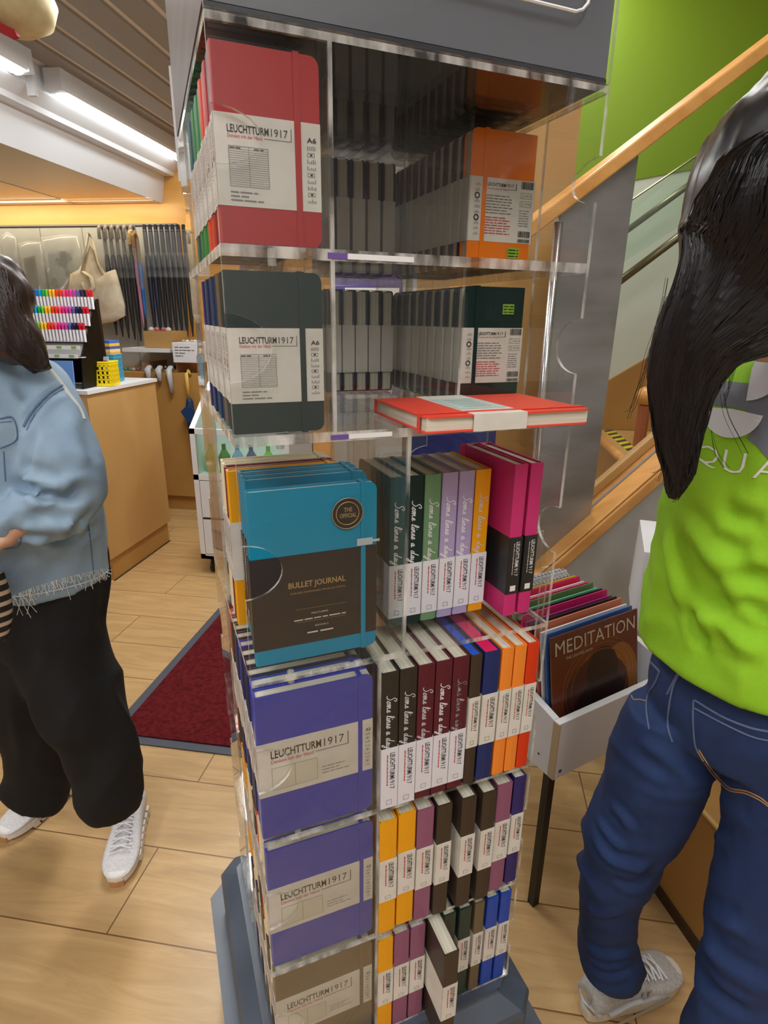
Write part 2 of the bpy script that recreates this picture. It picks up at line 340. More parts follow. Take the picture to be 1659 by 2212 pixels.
def print_front(w, z0, z1, size):
    k = ('f', w, z0, z1, size)
    if k in _pm: return _pm[k]
    m = MB(); H = z1 - z0; y = -0.0009; a = 0.10 * w; b_ = 0.735 * w if w > .12 else 0.675 * w
    ex = w * (0.885 if w > 0.12 else 0.775)
    zt = z1 - H * (0.20 if w < .12 else 0.30); th = H * (0.085 if w < .12 else 0.15)
    L = b_ - a
    put_text(m, 'LEUCHTTURM', a, zt, L * 0.68, th, y, 0.013, 0); put_text(m, '1917', a + L * 0.72, zt, L * 0.28, th, y, -0.004, 0)
    put_text(m, 'Denken mit der Hand', a, zt - th * 0.62, L * 0.57, th * 0.45, y, 0.0, 1)
    bar(m, a + L * 0.60, zt - th * 0.42, b_ + L * 0.06, zt - th * 0.36, y, 0); bar(m, b_ + L * 0.055, zt - th * 0.42, b_ + L * 0.065, zt + th * 1.2, y, 0)
    if w < .12:
        x1 = a + L * 0.66; g0, g1 = z0 + H * 0.22, z0 + H * 0.66; n = 17
        frame_rect(m, a, g0, x1, g1, y, 0.0004, 2); bar(m, (a + x1) / 2, g0, (a + x1) / 2 + 0.0004, g1, y, 2)
        for i in range(n): bar(m, a, g0 + (g1 - g0) * (i + 1) / (n + 1.5), x1, g0 + (g1 - g0) * (i + 1) / (n + 1.5) + 0.00035, y, 2)
        greek(m, a + 0.001, a + L * 0.2, g1 - 0.0018, 0.0012, y, 0, 1); greek(m, a + L * 0.42, a + L * 0.6, g1 - 0.0018, 0.0012, y, 0, 2)
        for i in range(3): greek(m, a, a + L * (0.5, 0.3, 0.55)[i], z0 + H * (0.15 - i * 0.045), 0.0018, y, 2, i)
    else:
        x1 = a + L * 0.62; g0, g1 = z0 + H * 0.10, z0 + H * 0.52
        bar(m, a, g0, x1, g1, y + 0.0001, 3); frame_rect(m, a, g0, x1, g1, y, 0.0004, 2); bar(m, (a + x1) / 2, g0, (a + x1) / 2 + 0.0005, g1, y, 2)
        for i in range(3): greek(m, x1 + 0.006, x1 + 0.006 + L * (0.32, 0.25, 0.38)[i], z0 + H * (0.30 - i * 0.06), 0.0019, y, 2, i)
    # size mark column right of the elastic
    sx0 = ex + (w - ex) * 0.42 ; sw = (w - ex) * 0.42
    if w < .12: sx0 = ex + (w - ex) * 0.40
    put_text(m, size, sx0, z1 - H * 0.22, sw, H * 0.06, y, 0.02, 0)
    r = random.Random(5)
    for i in range(9):
        zz = z0 + H * (0.70 - i * 0.075)
        if i % 3 == 1: frame_rect(m, sx0, zz, sx0 + sw * 0.8, zz + H * 0.045, y, 0.0004, 2); bar(m, sx0 + sw * .3, zz + H * .012, sx0 + sw * .55, zz + H * .032, y, 0)
        else:
            for j in range(5): bar(m, sx0 + sw * j / 5, zz, sx0 + sw * (j + 0.45) / 5, zz + H * (0.02 + 0.03 * r.random()), y, 2)
    _pm[k] = m.mesh('printing', [M['ink'], M['redink'], M['greyink'], M['pages']]); return _pm[k]
def print_back(w, t, z0, z1):
    k = ('b', w, t, z0, z1)
    if k in _pm: return _pm[k]
    # back face seen from +y; build facing -y then turn round
    m = MB(); H = z1 - z0; y = -0.0009
    put_text(m, 'LEUCHTTURM', w * .27, z1 - H * .13, w * .28, H * .055, y, 0.022, 0); put_text(m, '1917', w * .56, z1 - H * .13, w * .12, H * .055, y, -0.004, 0)
    put_text(m, 'Denken mit der Hand', w * .27, z1 - H * .18, w * .32, H * .03, y, 0.0, 1)
    bar(m, w * .6, z1 - H * .165, w * .72, z1 - H * .16, y); bar(m, w * .715, z1 - H * .165, w * .725, z1 - H * .06, y)
    for i in range(7): greek(m, w * .26, w * (.62 + .1 * ((i * 37) % 5) / 5), z1 - H * (.28 + i * .045), 0.0019, y, 2, i)
    for i in range(7): greek(m, w * .26, w * (.60 + .1 * ((i * 53) % 5) / 5), z1 - H * (.62 + i * .042), 0.0018, y, 1, i + 9)
    for (a, b) in ((z1 - H * .13, z1 - .001), (z0 + H * .10, z0 + H * .2), (z0 + .001, z0 + H * .07)):
        x = w * .80; r = random.Random(3)
        while x < w * .985: l = r.choice((.0004, .0007, .0011)); bar(m, x, a, x + l, b, y, 0); x += l + r.choice((.0004, .0007))
    for i in range(2): frame_rect(m, w * .79, z1 - H * (.28 + i * .13), w * .98, z1 - H * (.19 + i * .13), y, .0004, 2); greek(m, w * .87, w * .97, z1 - H * (.24 + i * .13), .0015, y, 2, i); m.tube([(w * .83 + .002 * cos(q * pi / 3), y, z1 - H * (.235 + i * .13) + .002 * sin(q * pi / 3)) for q in range(6)], .0002, 4, 2, True)
    for i in range(7): greek(m, w * .79, w * .95, z0 + H * (.52 - i * .04), .0015, y, 2, i + 20)
    for i in range(10):
        zz = z1 - H * (.12 + i * .085)
        if i in (2, 6): m.tube([(w * .12 + .003 * cos(q * pi / 4), y, zz + .003 * sin(q * pi / 4)) for q in range(8)], .0008, 4, 0, True)
        else:
            for j in range(4): bar(m, w * (.09 + .02 * j), zz - H * .02, w * (.098 + .02 * j), zz + H * (.01 + .01 * (j % 3)), y, 2)
    R180 = T(w, t, 0) @ RZ(180); v2 = [tuple(R180 @ Vector(q)) for q in m.v]; m.v = v2
    _pm[k] = m.mesh('printing', [M['ink'], M['redink'], M['greyink']]); return _pm[k]
def spine_print(t, z0, z1, style):
    """printing on the spine (faces -x): built in the x/z plane then turned"""
    k = ('s', t, z0, z1, style)
    if k in _pm: return _pm[k]
    m = MB(); H = z1 - z0; y = -0.0026; c = t / 2
    ink, gry = 0, 2
    put_text(m, 'LEUCHTTURM', c + t * .02, z1 - H * .50, t * .30, H * .42, y, 0.013, ink, -90); put_text(m, '1917', c + t * .02, z1 - H * .68, t * .30, H * .17, y, -0.004, ink, -90)
    x = z1 - H * .10; r = random.Random(2)
    while x > z1 - H * .62: l = r.uniform(.002, .006); bar(m, c - t * .16, x - l, c - t * .10, x, y, 1); x -= l + .0008
    frame_rect(m, c - t * .16, z0 + H * .06, c + t * .16, z0 + H * .14, y, .0005, gry)
    if style == 'dark':
        bar(m, c - t * .2, z0 + H * .05, c + t * .25, z0 + H * .15, y, 0)
    # spine faces -x: rotate x/z plane facing -y to facing -x : (x, y, z) -> (y, -x, z) mirrored on thickness
    m.v = [(q[1], t - q[0], q[2]) for q in m.v]
    mats = [M['ink'], M['redink'], M['greyink']] if style != 'dark' else [M['white_ink'], M['silver'], M['silver']]
    _pm[k] = m.mesh('printing', mats); return _pm[k]
def spine_script(t, z0, z1):
    k = ('sc', t, z0, z1)
    if k in _pm: return _pm[k]
    m = MB(); script_text(m, 'Some lines a day', t * .12, z0, t * .75, z1 - z0, -0.0021, 0.0011)
    m.v = [(q[1], t - q[0], q[2]) for q in m.v]
    _pm[k] = m.mesh('script_lettering', [M['white_ink']]); return _pm[k]

DARKC = (44, 40, 38)
def notebook(kind, mx, color, label, group, w=0.145, h=0.21, t=0.021, band=(0.065, 0.144), front=None, back=False, spine=True, bandmat='paper', cat='notebook', film=False, elastic=True, rack=True, size='A5', lblue=None):
    root = thing(kind, label, cat, mx=(RACK @ mx) if rack else mx, group=group)
    c, p, e = nb_meshes(w, h, t); cm = cmat(color)
    inst(c, 'cover', root, mats=[cm]); inst(p, 'page_block', root, mats=[M['pages']])
    if elastic: inst(e, 'elastic_band', root, mats=[cm])
    if band:
        b = inst(band_mesh(w, t, *band), 'paper_band', root, mats=[M[bandmat]])
        if front: inst(print_front(w, band[0], band[1], size), 'printing', b)
        if back: inst(print_back(w, t, *band), 'printing', b)
        if spine: inst(spine_print(t, band[0], band[1], 'dark' if bandmat == 'black_band' else 'light'), 'printing', b)
    if kind == 'diary': inst(spine_script(t, band[1] + 0.001, h - 0.032), 'script_lettering', root)
    if film:
        f = MB(); f.box(-0.003, -0.002, -0.0008, w + 0.001, -0.0018, h + 0.0015); f.obj('shrink_wrap', M['film'], root)
    return root
def sp(x0, y, z, t=0.021, tilt=0, yaw=0):
    """spine facing front, spine's left edge at x0"""
    return T(x0 + t, y, z) @ RZ(90 + yaw) @ RX(0) @ Matrix.Rotation(radians(tilt), 4, 'X')

# ------------------------------------------------------------------ the acrylic rack
Z = [1.678, 1.511, 1.339, 1.060, 0.823, 0.589, 0.373]
rack = thing('display_rack', 'tall clear acrylic rotating notebook rack with grey header box on slate plastic base', 'display rack', mx=RACK)
AM = [M['acrylic'], M['acrylic_edge']]
def rackpart(mb, name, mats=None, bev=0): return mb.obj(name, mats or AM, rack, bevel=bev)
for i, z in enumerate(Z):
    th = (0.006, 0.010, 0.010, 0.006, 0.005, 0.005, 0.005)[i]; b = MB()
    b.prism([(0, 0), (0.4, 0), (0.4, 0.4), (0, 0.4)], z - th, z, 'z', 0, 1)
    s_ = rackpart(b, 'shelf')
notches = [(1.594, .022), (1.422, .031), (1.194, .031), (.935, .032), (.705, .031), (.47, .03)]
cells = [(.1, .3), (.1, .3), (.184, .216), (.1525, .2475), (.1525, .2475), (.1525, .2475)]
def notched(w, z0, z1, zc, rr):
    a = [(0.0, z0), (w, z0), (w, z1), (0.0, z1)]
    arc = [(0.041 * sin(q * pi / 14), zc + rr * cos(q * pi / 14)) for q in range(15)]
    return a + arc
for i in range(6):
    z1 = Z[i] - (0.006, 0.010, 0.010, 0.006, 0.005, 0.005)[i]; z0 = Z[i + 1]; cw, wl = cells[i]
    for k in range(4):
        Rk = T(.2, .2, 0) @ RZ(90 * k) @ T(-.2, -.2, 0)
        b = MB(); b.prism(notched(cw, z0, z1, *notches[i]), 0.0, 0.004, 'y', 0, 1, mx=Rk); o = rackpart(b, 'notched_panel')
        b = MB(); b.prism([(cw, 0.0 if k else 0.0), (cw + .004, 0.0), (cw + .004, .4 - cw), (cw, .4 - cw)], z0, z1, 'z', 0, 0, mx=Rk)
        b.m = [0, 0, 1, 0, 1, 0]; rackpart(b, 'divider')
b = MB()
for i in range(1, 6):
    for k in range(4):
        Rk = T(.2, .2, 0) @ RZ(90 * k) @ T(-.2, -.2, 0)
        b = MB(); b.lathe([(0.0, -0.012), (.004, -0.012), (.004, .003), (.0, .003)], 12, 0, Rk @ T(.047, .012, Z[i] - .004)); 
        if k < 2: rackpart(b, 'clear_peg', [M['acrylic_edge']])
for zz, x1_ in ((Z[1] - .008, .185), (Z[2] - .008, .165)):  # coloured strips put in for reflections inside the shelf edges
    b = MB(); b.box(.097, -.0008, zz, .116, -.0003, zz + .005); rackpart(b, 'purple_reflection_strip', [cmat((110, 84, 160), .4, 'strip')]); b = MB(); b.box(.1165, -.0008, zz, x1_, -.0003, zz + .005); rackpart(b, 'white_reflection_strip', [M['white_ink']])
# header box on top
b = MB(); b.box(.001, .006, 1.679, .399, .399, 1.686); rackpart(b, 'header_floor', [M['header_dark']])
b = MB(); b.box(.0036, .007, 1.687, .399, .395, 2.15); rackpart(b, 'header_box', [M['header_front']])
b = MB(); b.box(.0, .010, 1.686, .0035, .4, 2.15); rackpart(b, 'side_panel', [M['header_side_reflection']])
b = MB(); b.prism([(0, 1.680), (.4, 1.680), (.4, 2.15), (0, 2.15)], 0.0, 0.005, 'y', 0, 1); hp = rackpart(b, 'header_window')
b = MB(); P = [(.385 - .31, 0)]; 
fr = [(.36, 1.95), (.36, 1.758)] ; pts = [(.363, 2.1), (.363, 1.75), (.3615, 1.741), (.356, 1.735), (.348, 1.732), (.06, 1.732), (.050, 1.735), (.045, 1.742), (.044, 1.75), (.044, 2.1)]
b.tube([(x, -0.0008, z) for x, z in pts], 0.0016, 6); b.obj('outline', M['white_ink'], hp)
# base
def sq(prof, mb, c=(.2, .2)):
    vs = []; fs = []; bv = .03
    for hw, z in prof:
        for (sx, sy) in ((1, 1), (-1, 1), (-1, -1), (1, -1)):
            q = min(bv, hw)
            pts = [(c[0] + sx * hw, c[1] + sy * (hw - q)), (c[0] + sx * (hw - q), c[1] + sy * hw)]
            if sx * sy < 0: pts = pts[::-1]
            vs += [(a, d, z) for a, d in pts]
    n = 8
    for i in range(len(prof) - 1):
        for j in range(n): fs.append((i * n + j, i * n + (j + 1) % n, (i + 1) * n + (j + 1) % n, (i + 1) * n + j))
    fs.append(tuple(range(n))); fs.append(tuple(range((len(prof) - 1) * n, len(prof) * n))[::-1])
    mb.add(vs, [f[::-1] for f in fs])
b = MB(); sq([(.208, .367), (.208, .350), (.238, .330), (.242, .322), (.242, .270), (.222, .262), (.222, .0)], b); rackpart(b, 'base', [M['base_plastic']], .003)
b = MB(); sq([(.262, .240), (.262, .20), (.262, .0)], b); rackpart(b, 'base_skirt', [M['base_plastic']], .006)

# ------------------------------------------------------------------ the notebooks in the rack
ORD = ['first', 'second', 'third', 'fourth', 'fifth', 'sixth', 'seventh', 'eighth', 'ninth', 'tenth', 'eleventh', 'twelfth', 'thirteenth']
A6 = dict(w=.09, h=.15, t=.018, band=(.030, .100), size='A6')
RED, WINE, DKGREEN, GREEN, BLUE, NAVY, TEAL, GOLD, MAUVE, BROWN, ORANGE, VERM, PINK, LILAC, SAGE, TAUPE, INDIGO, BURG = (178, 44, 48), (120, 26, 44), (24, 48, 46), (44, 132, 66), (38, 62, 182), (30, 38, 84), (0, 134, 172), (240, 166, 22), (146, 90, 118), (66, 54, 44), (246, 140, 52), (216, 60, 24), (206, 52, 120), (176, 162, 204), (112, 150, 112), (112, 96, 72), (52, 42, 104), (92, 32, 44)
NM = {RED: 'red', WINE: 'wine red', DKGREEN: 'dark green', GREEN: 'bright green', BLUE: 'royal blue', NAVY: 'navy', TEAL: 'turquoise', GOLD: 'amber', MAUVE: 'mauve', BROWN: 'black-brown', ORANGE: 'orange', VERM: 'vermilion', PINK: 'magenta', LILAC: 'lilac', SAGE: 'sage green', TAUPE: 'taupe', INDIGO: 'indigo', BURG: 'burgundy', (222, 70, 40): 'orange-red', (36, 60, 92): 'steel navy', (50, 90, 104): 'petrol', (240, 226, 190): 'cream'}
ORED, STEEL, PETROL, CREAM = (222, 70, 40), (36, 60, 92), (50, 90, 104), (240, 226, 190)
SH = ['top', 'second', 'third', 'fourth', 'fifth', 'bottom']
def stackA(row, cols, pitch, y0, z, x0, opts, grp, gap=None):
    for i, c in enumerate(cols):
        o = dict(opts)
        where = 'front one, its cover facing out' if i == 0 else ORD[i] + ' from the front'
        notebook('notebook', T(x0 + (0.001 if i % 2 else 0), y0 + i * pitch, z + 0.0012), c, '%s notebook, %s tier left stack, %s' % (NM[c], SH[row], where), grp, front=(i == 0), film=(i == 0), **o)
stackA(0, [RED, WINE, RED, ORED, ORED, GREEN, GREEN, GREEN, GREEN, DKGREEN, PETROL, GREEN], .0225, .008, Z[1], .004, A6, 'small notebooks stacked in the top left compartment')
stackA(1, [DKGREEN, DKGREEN, TAUPE, NAVY, STEEL, STEEL, NAVY, PETROL, INDIGO], .026, .009, Z[2], .003, A6, 'small notebooks stacked in the second left compartment')
A5 = dict(w=.145, h=.21, t=.018, band=(.065, .144), size='A5')
TB = dict(w=.147, h=.212, t=.0145, band=(.020, .135), bandmat='black_band')
for i, (c, y) in enumerate(((TEAL, .050), (TEAL, .078), (TEAL, .096), (TEAL, .115), (GOLD, .134), (WINE, .153), (CREAM, .172), (CREAM, .1915))):
    w_ = 'front one, its cover facing out' if i == 0 else ORD[i] + ' from the front'
    nb = notebook('notebook', T(.012 + (.0 if i == 0 else .012 * (i < 4) - .006), y + (.0 if i else -.022), Z[3] + .002 + (0 if i else .0)), c, '%s notebook, third tier left stack, %s' % (NM[c], w_), 'large notebooks stacked in the third left compartment', spine=(i > 0), **(dict(TB) if c == TEAL else dict(A5, t=.0152)))
    if i == 0:
        bd = [q for q in nb.children if q.name.startswith('paper_band')][0]
        m = MB(); put_text(m, 'BULLET JOURNAL', .040, .092, .068, .0095, -.0009, .02, 0); put_text(m, 'FORGES FORWARD PRODUCTIVITY', .042, .0865, .066, .0022, -.0009, .0, 0)
        bar(m, .048, .066, .108, .0663, -.0009, 0); put_text(m, 'FEATURES', .066, .058, .020, .0022, -.0009, 0, 1); greek(m, .045, .108, .0515, .0026, -.0009, 1, 3); bar(m, .048, .049, .108, .0493, -.0009, 0)
        put_text(m, 'EDITION 2', .070, .041, .016, .0022, -.0009, 0, 1); bar(m, .060, .033, .073, .0348, -.0009, 1); bar(m, .076, .033, .092, .0348, -.0009, 1)
        m.obj('printing', [M['gold'], M['silver']], bd)
        st = MB(); D = RX(90); st.lathe([(0, 0), (.0185, 0), (.0185, .0005), (0, .0005)], 48, 0, T(.111, -.0014, .178) @ D); s1 = st.obj('round_sticker', M['black_band'], nb)
        s2 = MB(); 
        for rr, mi in ((.0183, 0), (.0135, 0)): s2.tube([(.111 + rr * cos(q * pi / 24), -.0021, .178 + rr * sin(q * pi / 24)) for q in range(48)], .0005, 6, 0, True)
        put_text(s2, 'THE', .1065, .180, .010, .0052, -.0022, .02, 0); put_text(s2, 'OFFICIAL', .1015, .1730, .020, .0052, -.0022, .02, 0); s2.obj('sticker_print', [M['gold']], s1)
        tp = MB(); tp.box(.122, -.003, .137, .141, -.0024, .1455); tp.box(.141, -.003, .140, .150, -.0024, .143); tp.obj('tape', clear_mat('tape', (.95, .96, .97), 1, .2, .35), nb)
stackA(3, [BLUE, BLUE, NAVY, NAVY, NAVY, BLUE, NAVY, BROWN, BROWN, ORED], .0235, .008, Z[4], .003, A5, 'large notebooks stacked in the fourth left compartment')
stackA(4, [BLUE, CREAM, CREAM, ORED, BROWN, CREAM, CREAM, GOLD, GOLD, GOLD], .0235, .009, Z[5], .005, A5, 'large notebooks stacked in the fifth left compartment')
stackA(5, [TAUPE, CREAM, BROWN, CREAM, TAUPE, CREAM, NAVY, CREAM, NAVY], .0235, .009, Z[6], .005, dict(A5, h=.197), 'large notebooks stacked in the bottom left compartment')

# small notebooks in the right rear compartment, back covers to the front
for row, cols, z, lab in ((0, [(244, 128, 28)] + [BURG] * 10, Z[1], 'orange'), (1, [DKGREEN] + [DKGREEN, NAVY] * 4, Z[2], 'dark green')):
    for i, c in enumerate(cols):
        y = .118 + i * (.0235 if row == 0 else .027)
        Rk = T(.4, .4, 0) @ RZ(180)      # turned: back cover faces the front
        mxx = T(.398, y + .018, z + .0015) @ RZ(180)
        nm = NM.get(c, 'orange'); 
        nb = notebook('notebook', mxx, c, ('%s notebook standing back cover out behind clear panel, %s tier' % (nm, SH[row])) if i == 0 else '%s notebook, %s tier right rear stack, %s behind the price-stickered one' % (nm, SH[row], ORD[i - 1]), 'small notebooks in the right rear compartment, %s tier' % SH[row], back=(i == 0), spine=False, **A6)
        if i == 0:
            s = MB(); zz = .012 if row == 0 else .117; sx = .058; s.box(.09 - sx - .017, .0186, zz, .09 - sx, .0191, zz + .0125); so = s.obj('price_sticker', M['green_sticker'], nb)
            g = MB(); 
            for q in range(3): greek(g, sx + .001, sx + .016, zz + .009 - q * .0035, .0022, 0, 0, q)
            g.v = [(.09 - a, .0195, c2) for a, b2, c2 in g.v]; g.obj('sticker_print', M['ink'], so)
# small notebooks in the rear compartment, page edges to the front
for i in range(8):
    c = [DKGREEN, DKGREEN, STEEL, STEEL, NAVY, NAVY, BURG, BURG, BURG][i]
    notebook('notebook', T(.108 + i * .0235, .398, Z[1] + .0015) @ RZ(-90), c, '%s notebook, top tier rear row, %s from the left, page edges forward' % (NM[c], ORD[i]), 'small notebooks in the rear compartment, top tier', spine=False, **A6)
for i, (x, tl) in enumerate(((.108, 14), (.133, 12), (.1875, 0), (.2087, 0), (.2299, 0), (.2511, 0), (.2723, 0))):
    c = [STEEL, STEEL, PETROL, STEEL, NAVY, NAVY, DKGREEN][i]
    notebook('notebook', T(x, .398, Z[2] + (.0015 if tl == 0 else .006)) @ RY(-tl) @ RZ(-90), c, '%s notebook in the second tier rear row, %s from the left, %s' % (NM[c], ORD[i], 'leaning' if tl else 'upright'), 'small notebooks in the rear compartment, second tier', spine=False, **A6)
# red notebook lying flat
rb = notebook('notebook', T(.181, -.043, Z[2] + .0185) @ RZ(0) @ RX(-90) @ Matrix.Rotation(radians(90), 4, 'Y') @ T(0, 0, 0), (232, 76, 58), 'red shrink-wrapped notebook lying flat on the second clear shelf edge', None, w=.145, h=.205, t=.017, band=(.055, .12), spine=False, cat='notebook')
RB = RACK @ Matrix(((0, 0, 1, .182), (-1, 0, 0, .098), (0, -1, 0, Z[2] + .0185), (0, 0, 0, 1)))
rb.matrix_world = RB
bd = [q for q in rb.children if q.name.startswith('paper_band')][0]
m = MB(); bar(m, .03, .058, .11, .117, -.0008, 1)
for i in range(5): bar(m, .045 + i * .012, .070, .047 + i * .012, .105, -.0009, 0)
m.obj('printing', [M['greyink'], mat('pale_teal', srgb(196, 222, 214), .3)], bd)
# bookmark ribbon end
m = MB(); m.box(.144, .006, .0, .1455, .009, .004); 

# third tier, right: diaries and bullet journals with spines out
D5 = dict(w=.1165, h=.205, band=(.012, .088), bandmat='paper_white')
for i, (x, c) in enumerate(((.190, (52, 92, 94)), (.2135, DKGREEN), (.238, SAGE), (.2625, LILAC), (.2870, LILAC), (.3115, GOLD))):
    t_ = .0225
    notebook('diary', sp(x, .064 + i * .0003, Z[3] + .001, t_), c, '%s five-year diary on the third tier, %s spine from the left' % ({0: 'petrol green', 1: 'deep green', 2: 'sage green', 3: 'lilac', 4: 'lilac', 5: 'amber'}[i], ORD[i]), 'diaries with handwritten spine lettering on the third tier', t=t_, elastic=False, cat='diary', **D5)
for i, x in enumerate((.3465, .3700)):
    notebook('notebook', sp(x, .030, Z[3] + .001 + .004, .019), PINK, 'magenta notebook with black band, %s of two, third tier right end' % ('left' if i == 0 else 'right'), 'magenta notebooks on the third tier', w=.147, h=.213, t=.019, band=(.033, .115), bandmat='black_band')
# the black printed wrap on the first magenta cover's side
# fourth tier
r4 = [('diary', .1572, .0236, (52, 46, 40), 'black-brown'), ('diary', .1820, .0240, (52, 46, 40), 'black-brown'), ('diary', .2075, .0236, BURG, 'burgundy'), ('diary', .2325, .0236, BURG, 'burgundy'), ('diary', .2575, .0236, BURG, 'burgundy'),
      ('notebook', .2835, .017, BROWN, 'black-brown'), ('notebook', .304, .0240, (34, 48, 104), 'navy'), ('notebook', .331, .0185, ORANGE, 'orange'), ('notebook', .3515, .0185, ORANGE, 'orange'), ('notebook', .372, .0185, VERM, 'vermilion')]
for i, (k, x, t_, c, nm) in enumerate(r4):
    if k == 'diary': o = dict(w=.118, h=.211, band=(.0 if i < 2 else .012, .098), bandmat='paper_white', elastic=False)
    else: o = dict(w=.145, h=.209, band=(.062, .144), elastic=False)
    nb = notebook(k, sp(x, .001, Z[4] + .001, t_), c, '%s %s on the fourth tier right side, %s spine from the left' % (nm, k, ORD[i]), 'spines on the fourth tier', t=t_, cat=k, **o)
    if i == 5:
        m = MB(); m.box(.0022, .002, .2068, .141, t_ - .002, .2076); m.obj('blue_edge', cmat((40, 92, 210)), nb)
    if i == 6:
        m = MB(); m.box(.0022, .002, .2068, .141, t_ - .002, .2076); m.obj('pink_edge', cmat((232, 40, 100)), nb)
# fifth tier
r5 = [(.157, .001, GOLD, 'amber', 0), (.1855, .001, GOLD, 'amber', 0), (.2140, .001, MAUVE, 'mauve', 0), (.2440, -.002, BROWN, 'black-brown', 0), (.2810, -.006, BROWN, 'black-brown', 0), (.3160, -.004, BROWN, 'black-brown', 0), (.3440, .001, MAUVE, 'mauve', 0), (.3730, .001, INDIGO, 'indigo', 0)]
for i, (x, y, c, nm, tl) in enumerate(r5):
    t_ = .026 if i not in (3, 4, 5, 7) else .0235; t_ = .021 if i == 7 else t_
    notebook('notebook', sp(x, y, Z[5] + .001 + .004 * (i % 3 == 1), t_), c, '%s notebook on the fifth tier right side, %s spine from the left' % (nm, ORD[i]), 'spines on the fifth tier', w=.145, h=.209, t=t_, band=(.062, .140), elastic=False)
r6 = [(.157, .001, GOLD, 'amber', 0), (.1835, .001, MAUVE, 'mauve', 0), (.2105, .001, MAUVE, 'mauve', 0), (.2400, -.052, BROWN, 'black-brown', 1), (.2660, .001, (46, 62, 54), 'dark green', 0), (.2940, .001, (46, 62, 54), 'dark green', 0), (.3220, .001, TAUPE, 'brown', 0), (.3450, .001, (40, 76, 176), 'blue', 0), (.3700, .001, (40, 76, 176), 'blue', 0)]
for i, (x, y, c, nm, tl) in enumerate(r6):
    t_ = (.0245, .0245, .0245, .0245, .022, .022, .018, .021, .020)[i]
    notebook('notebook', sp(x, y, Z[6] + .001, t_), c, ('%s notebook on the bottom tier right side, %s spine from the left' % (nm, ORD[i])) + (', pulled forward' if tl else ''), 'spines on the bottom tier', w=.145, h=.198, t=t_, band=(.058, .132), elastic=False)
# ------------------------------------------------------------------ helpers on planes
def _d(x, y): return (x - 829.5) / FPX * CR - (y - 1106) / FPX * CU + F0
def py(x, y, Y): d = _d(x, y); return CAM + d * (Y / d.y)
def pz(x, y, Zz): d = _d(x, y); return CAM + d * ((Zz - 1.45) / d.z)
def pxx(x, y, X): d = _d(x, y); return CAM + d * (X / d.x)
# ------------------------------------------------------------------ the room
b = MB(); b.box(-4.6, -2.2, -.05, 3.2, 4.7, 0); struct(b.obj('floor', M['floor']))
b = MB(); b.box(-4.6, 4.55, 0, -.6, 4.65, 3.4); struct(b.obj('wall_back', M['orange_wood']))
b = MB(); b.box(-.6, 4.55, 0, 3.2, 4.65, 4.4); struct(b.obj('wall_far', M['wall_grey']))
b = MB(); b.box(-4.7, -2.2, 0, -4.6, 4.65, 3.4); struct(b.obj('wall_left', M['wall_grey']))
b = MB(); b.box(3.2, -2.2, 0, 3.3, 4.65, 4.4); struct(b.obj('wall_right', M['wall_grey']))
b = MB(); b.box(-4.7, -2.3, 0, 3.3, -2.2, 4.4); struct(b.obj('wall_front', M['white']))
# slatted metal ceiling over the left aisle
b = MB(); b.box(-2.25, -2.2, 2.612, -.85, 4.55, 2.70, 1)
x = -2.14
while x < -.92:
    b.prism([(x, 2.60), (x + .128, 2.60), (x + .132, 2.616), (x, 2.616)], -2.2, 4.55, 'y', 0); x += .168
struct(b.obj('ceiling', [M['slat'], M['slat_gap']]))
b = MB(); b.box(-.85, -2.2, 3.4, 3.2, 4.55, 3.46); struct(b.obj('ceiling_high', M['ceil_white']))
b = MB(); b.box(-.88, -2.2, 2.60, -.85, 4.55, 3.46); struct(b.obj('trim_1', M['ceil_white']))
b = MB(); b.box(-4.6, -2.2, 3.3, -.85, 4.55, 3.4); struct(b.obj('ceiling_left', M['ceil_white']))
# stepped white bulkhead along the left
b = MB(); b.prism([(-2.385, 2.252), (-2.375, 2.252), (-2.34, 2.43), (-2.27, 2.43), (-2.262, 2.455), (-2.20, 2.50), (-2.20, 2.66), (-2.23, 2.66), (-2.23, 2.52), (-2.385, 2.47)], -2.2, 4.548, 'y'); struct(b.obj('trim_2', M['ceil_white']))
def soffit_mat():
    m = mat('soffit_satin', srgb(214, 192, 160), 0.3, 0.25); return m  # warm tone paints in the orange wall light reflected by the soffit
b = MB(); b.box(-3.05, -2.2, 2.252, -2.385, 4.50, 2.27, 0); b.box(-4.6, -2.2, 2.268, -3.06, 4.42, 2.285, 0); struct(b.obj('ceiling_soffit', [soffit_mat()]))
b = MB(); b.box(-3.06, -2.2, 2.250, -3.045, 4.5, 2.27); b.box(-4.6, 4.42, 2.250, -2.385, 4.50, 2.262); struct(b.obj('trim_3', [M['slat_gap']]))
b = MB(); b.box(-2.385, 4.5, 2.252, -2.2, 4.55, 2.5); 
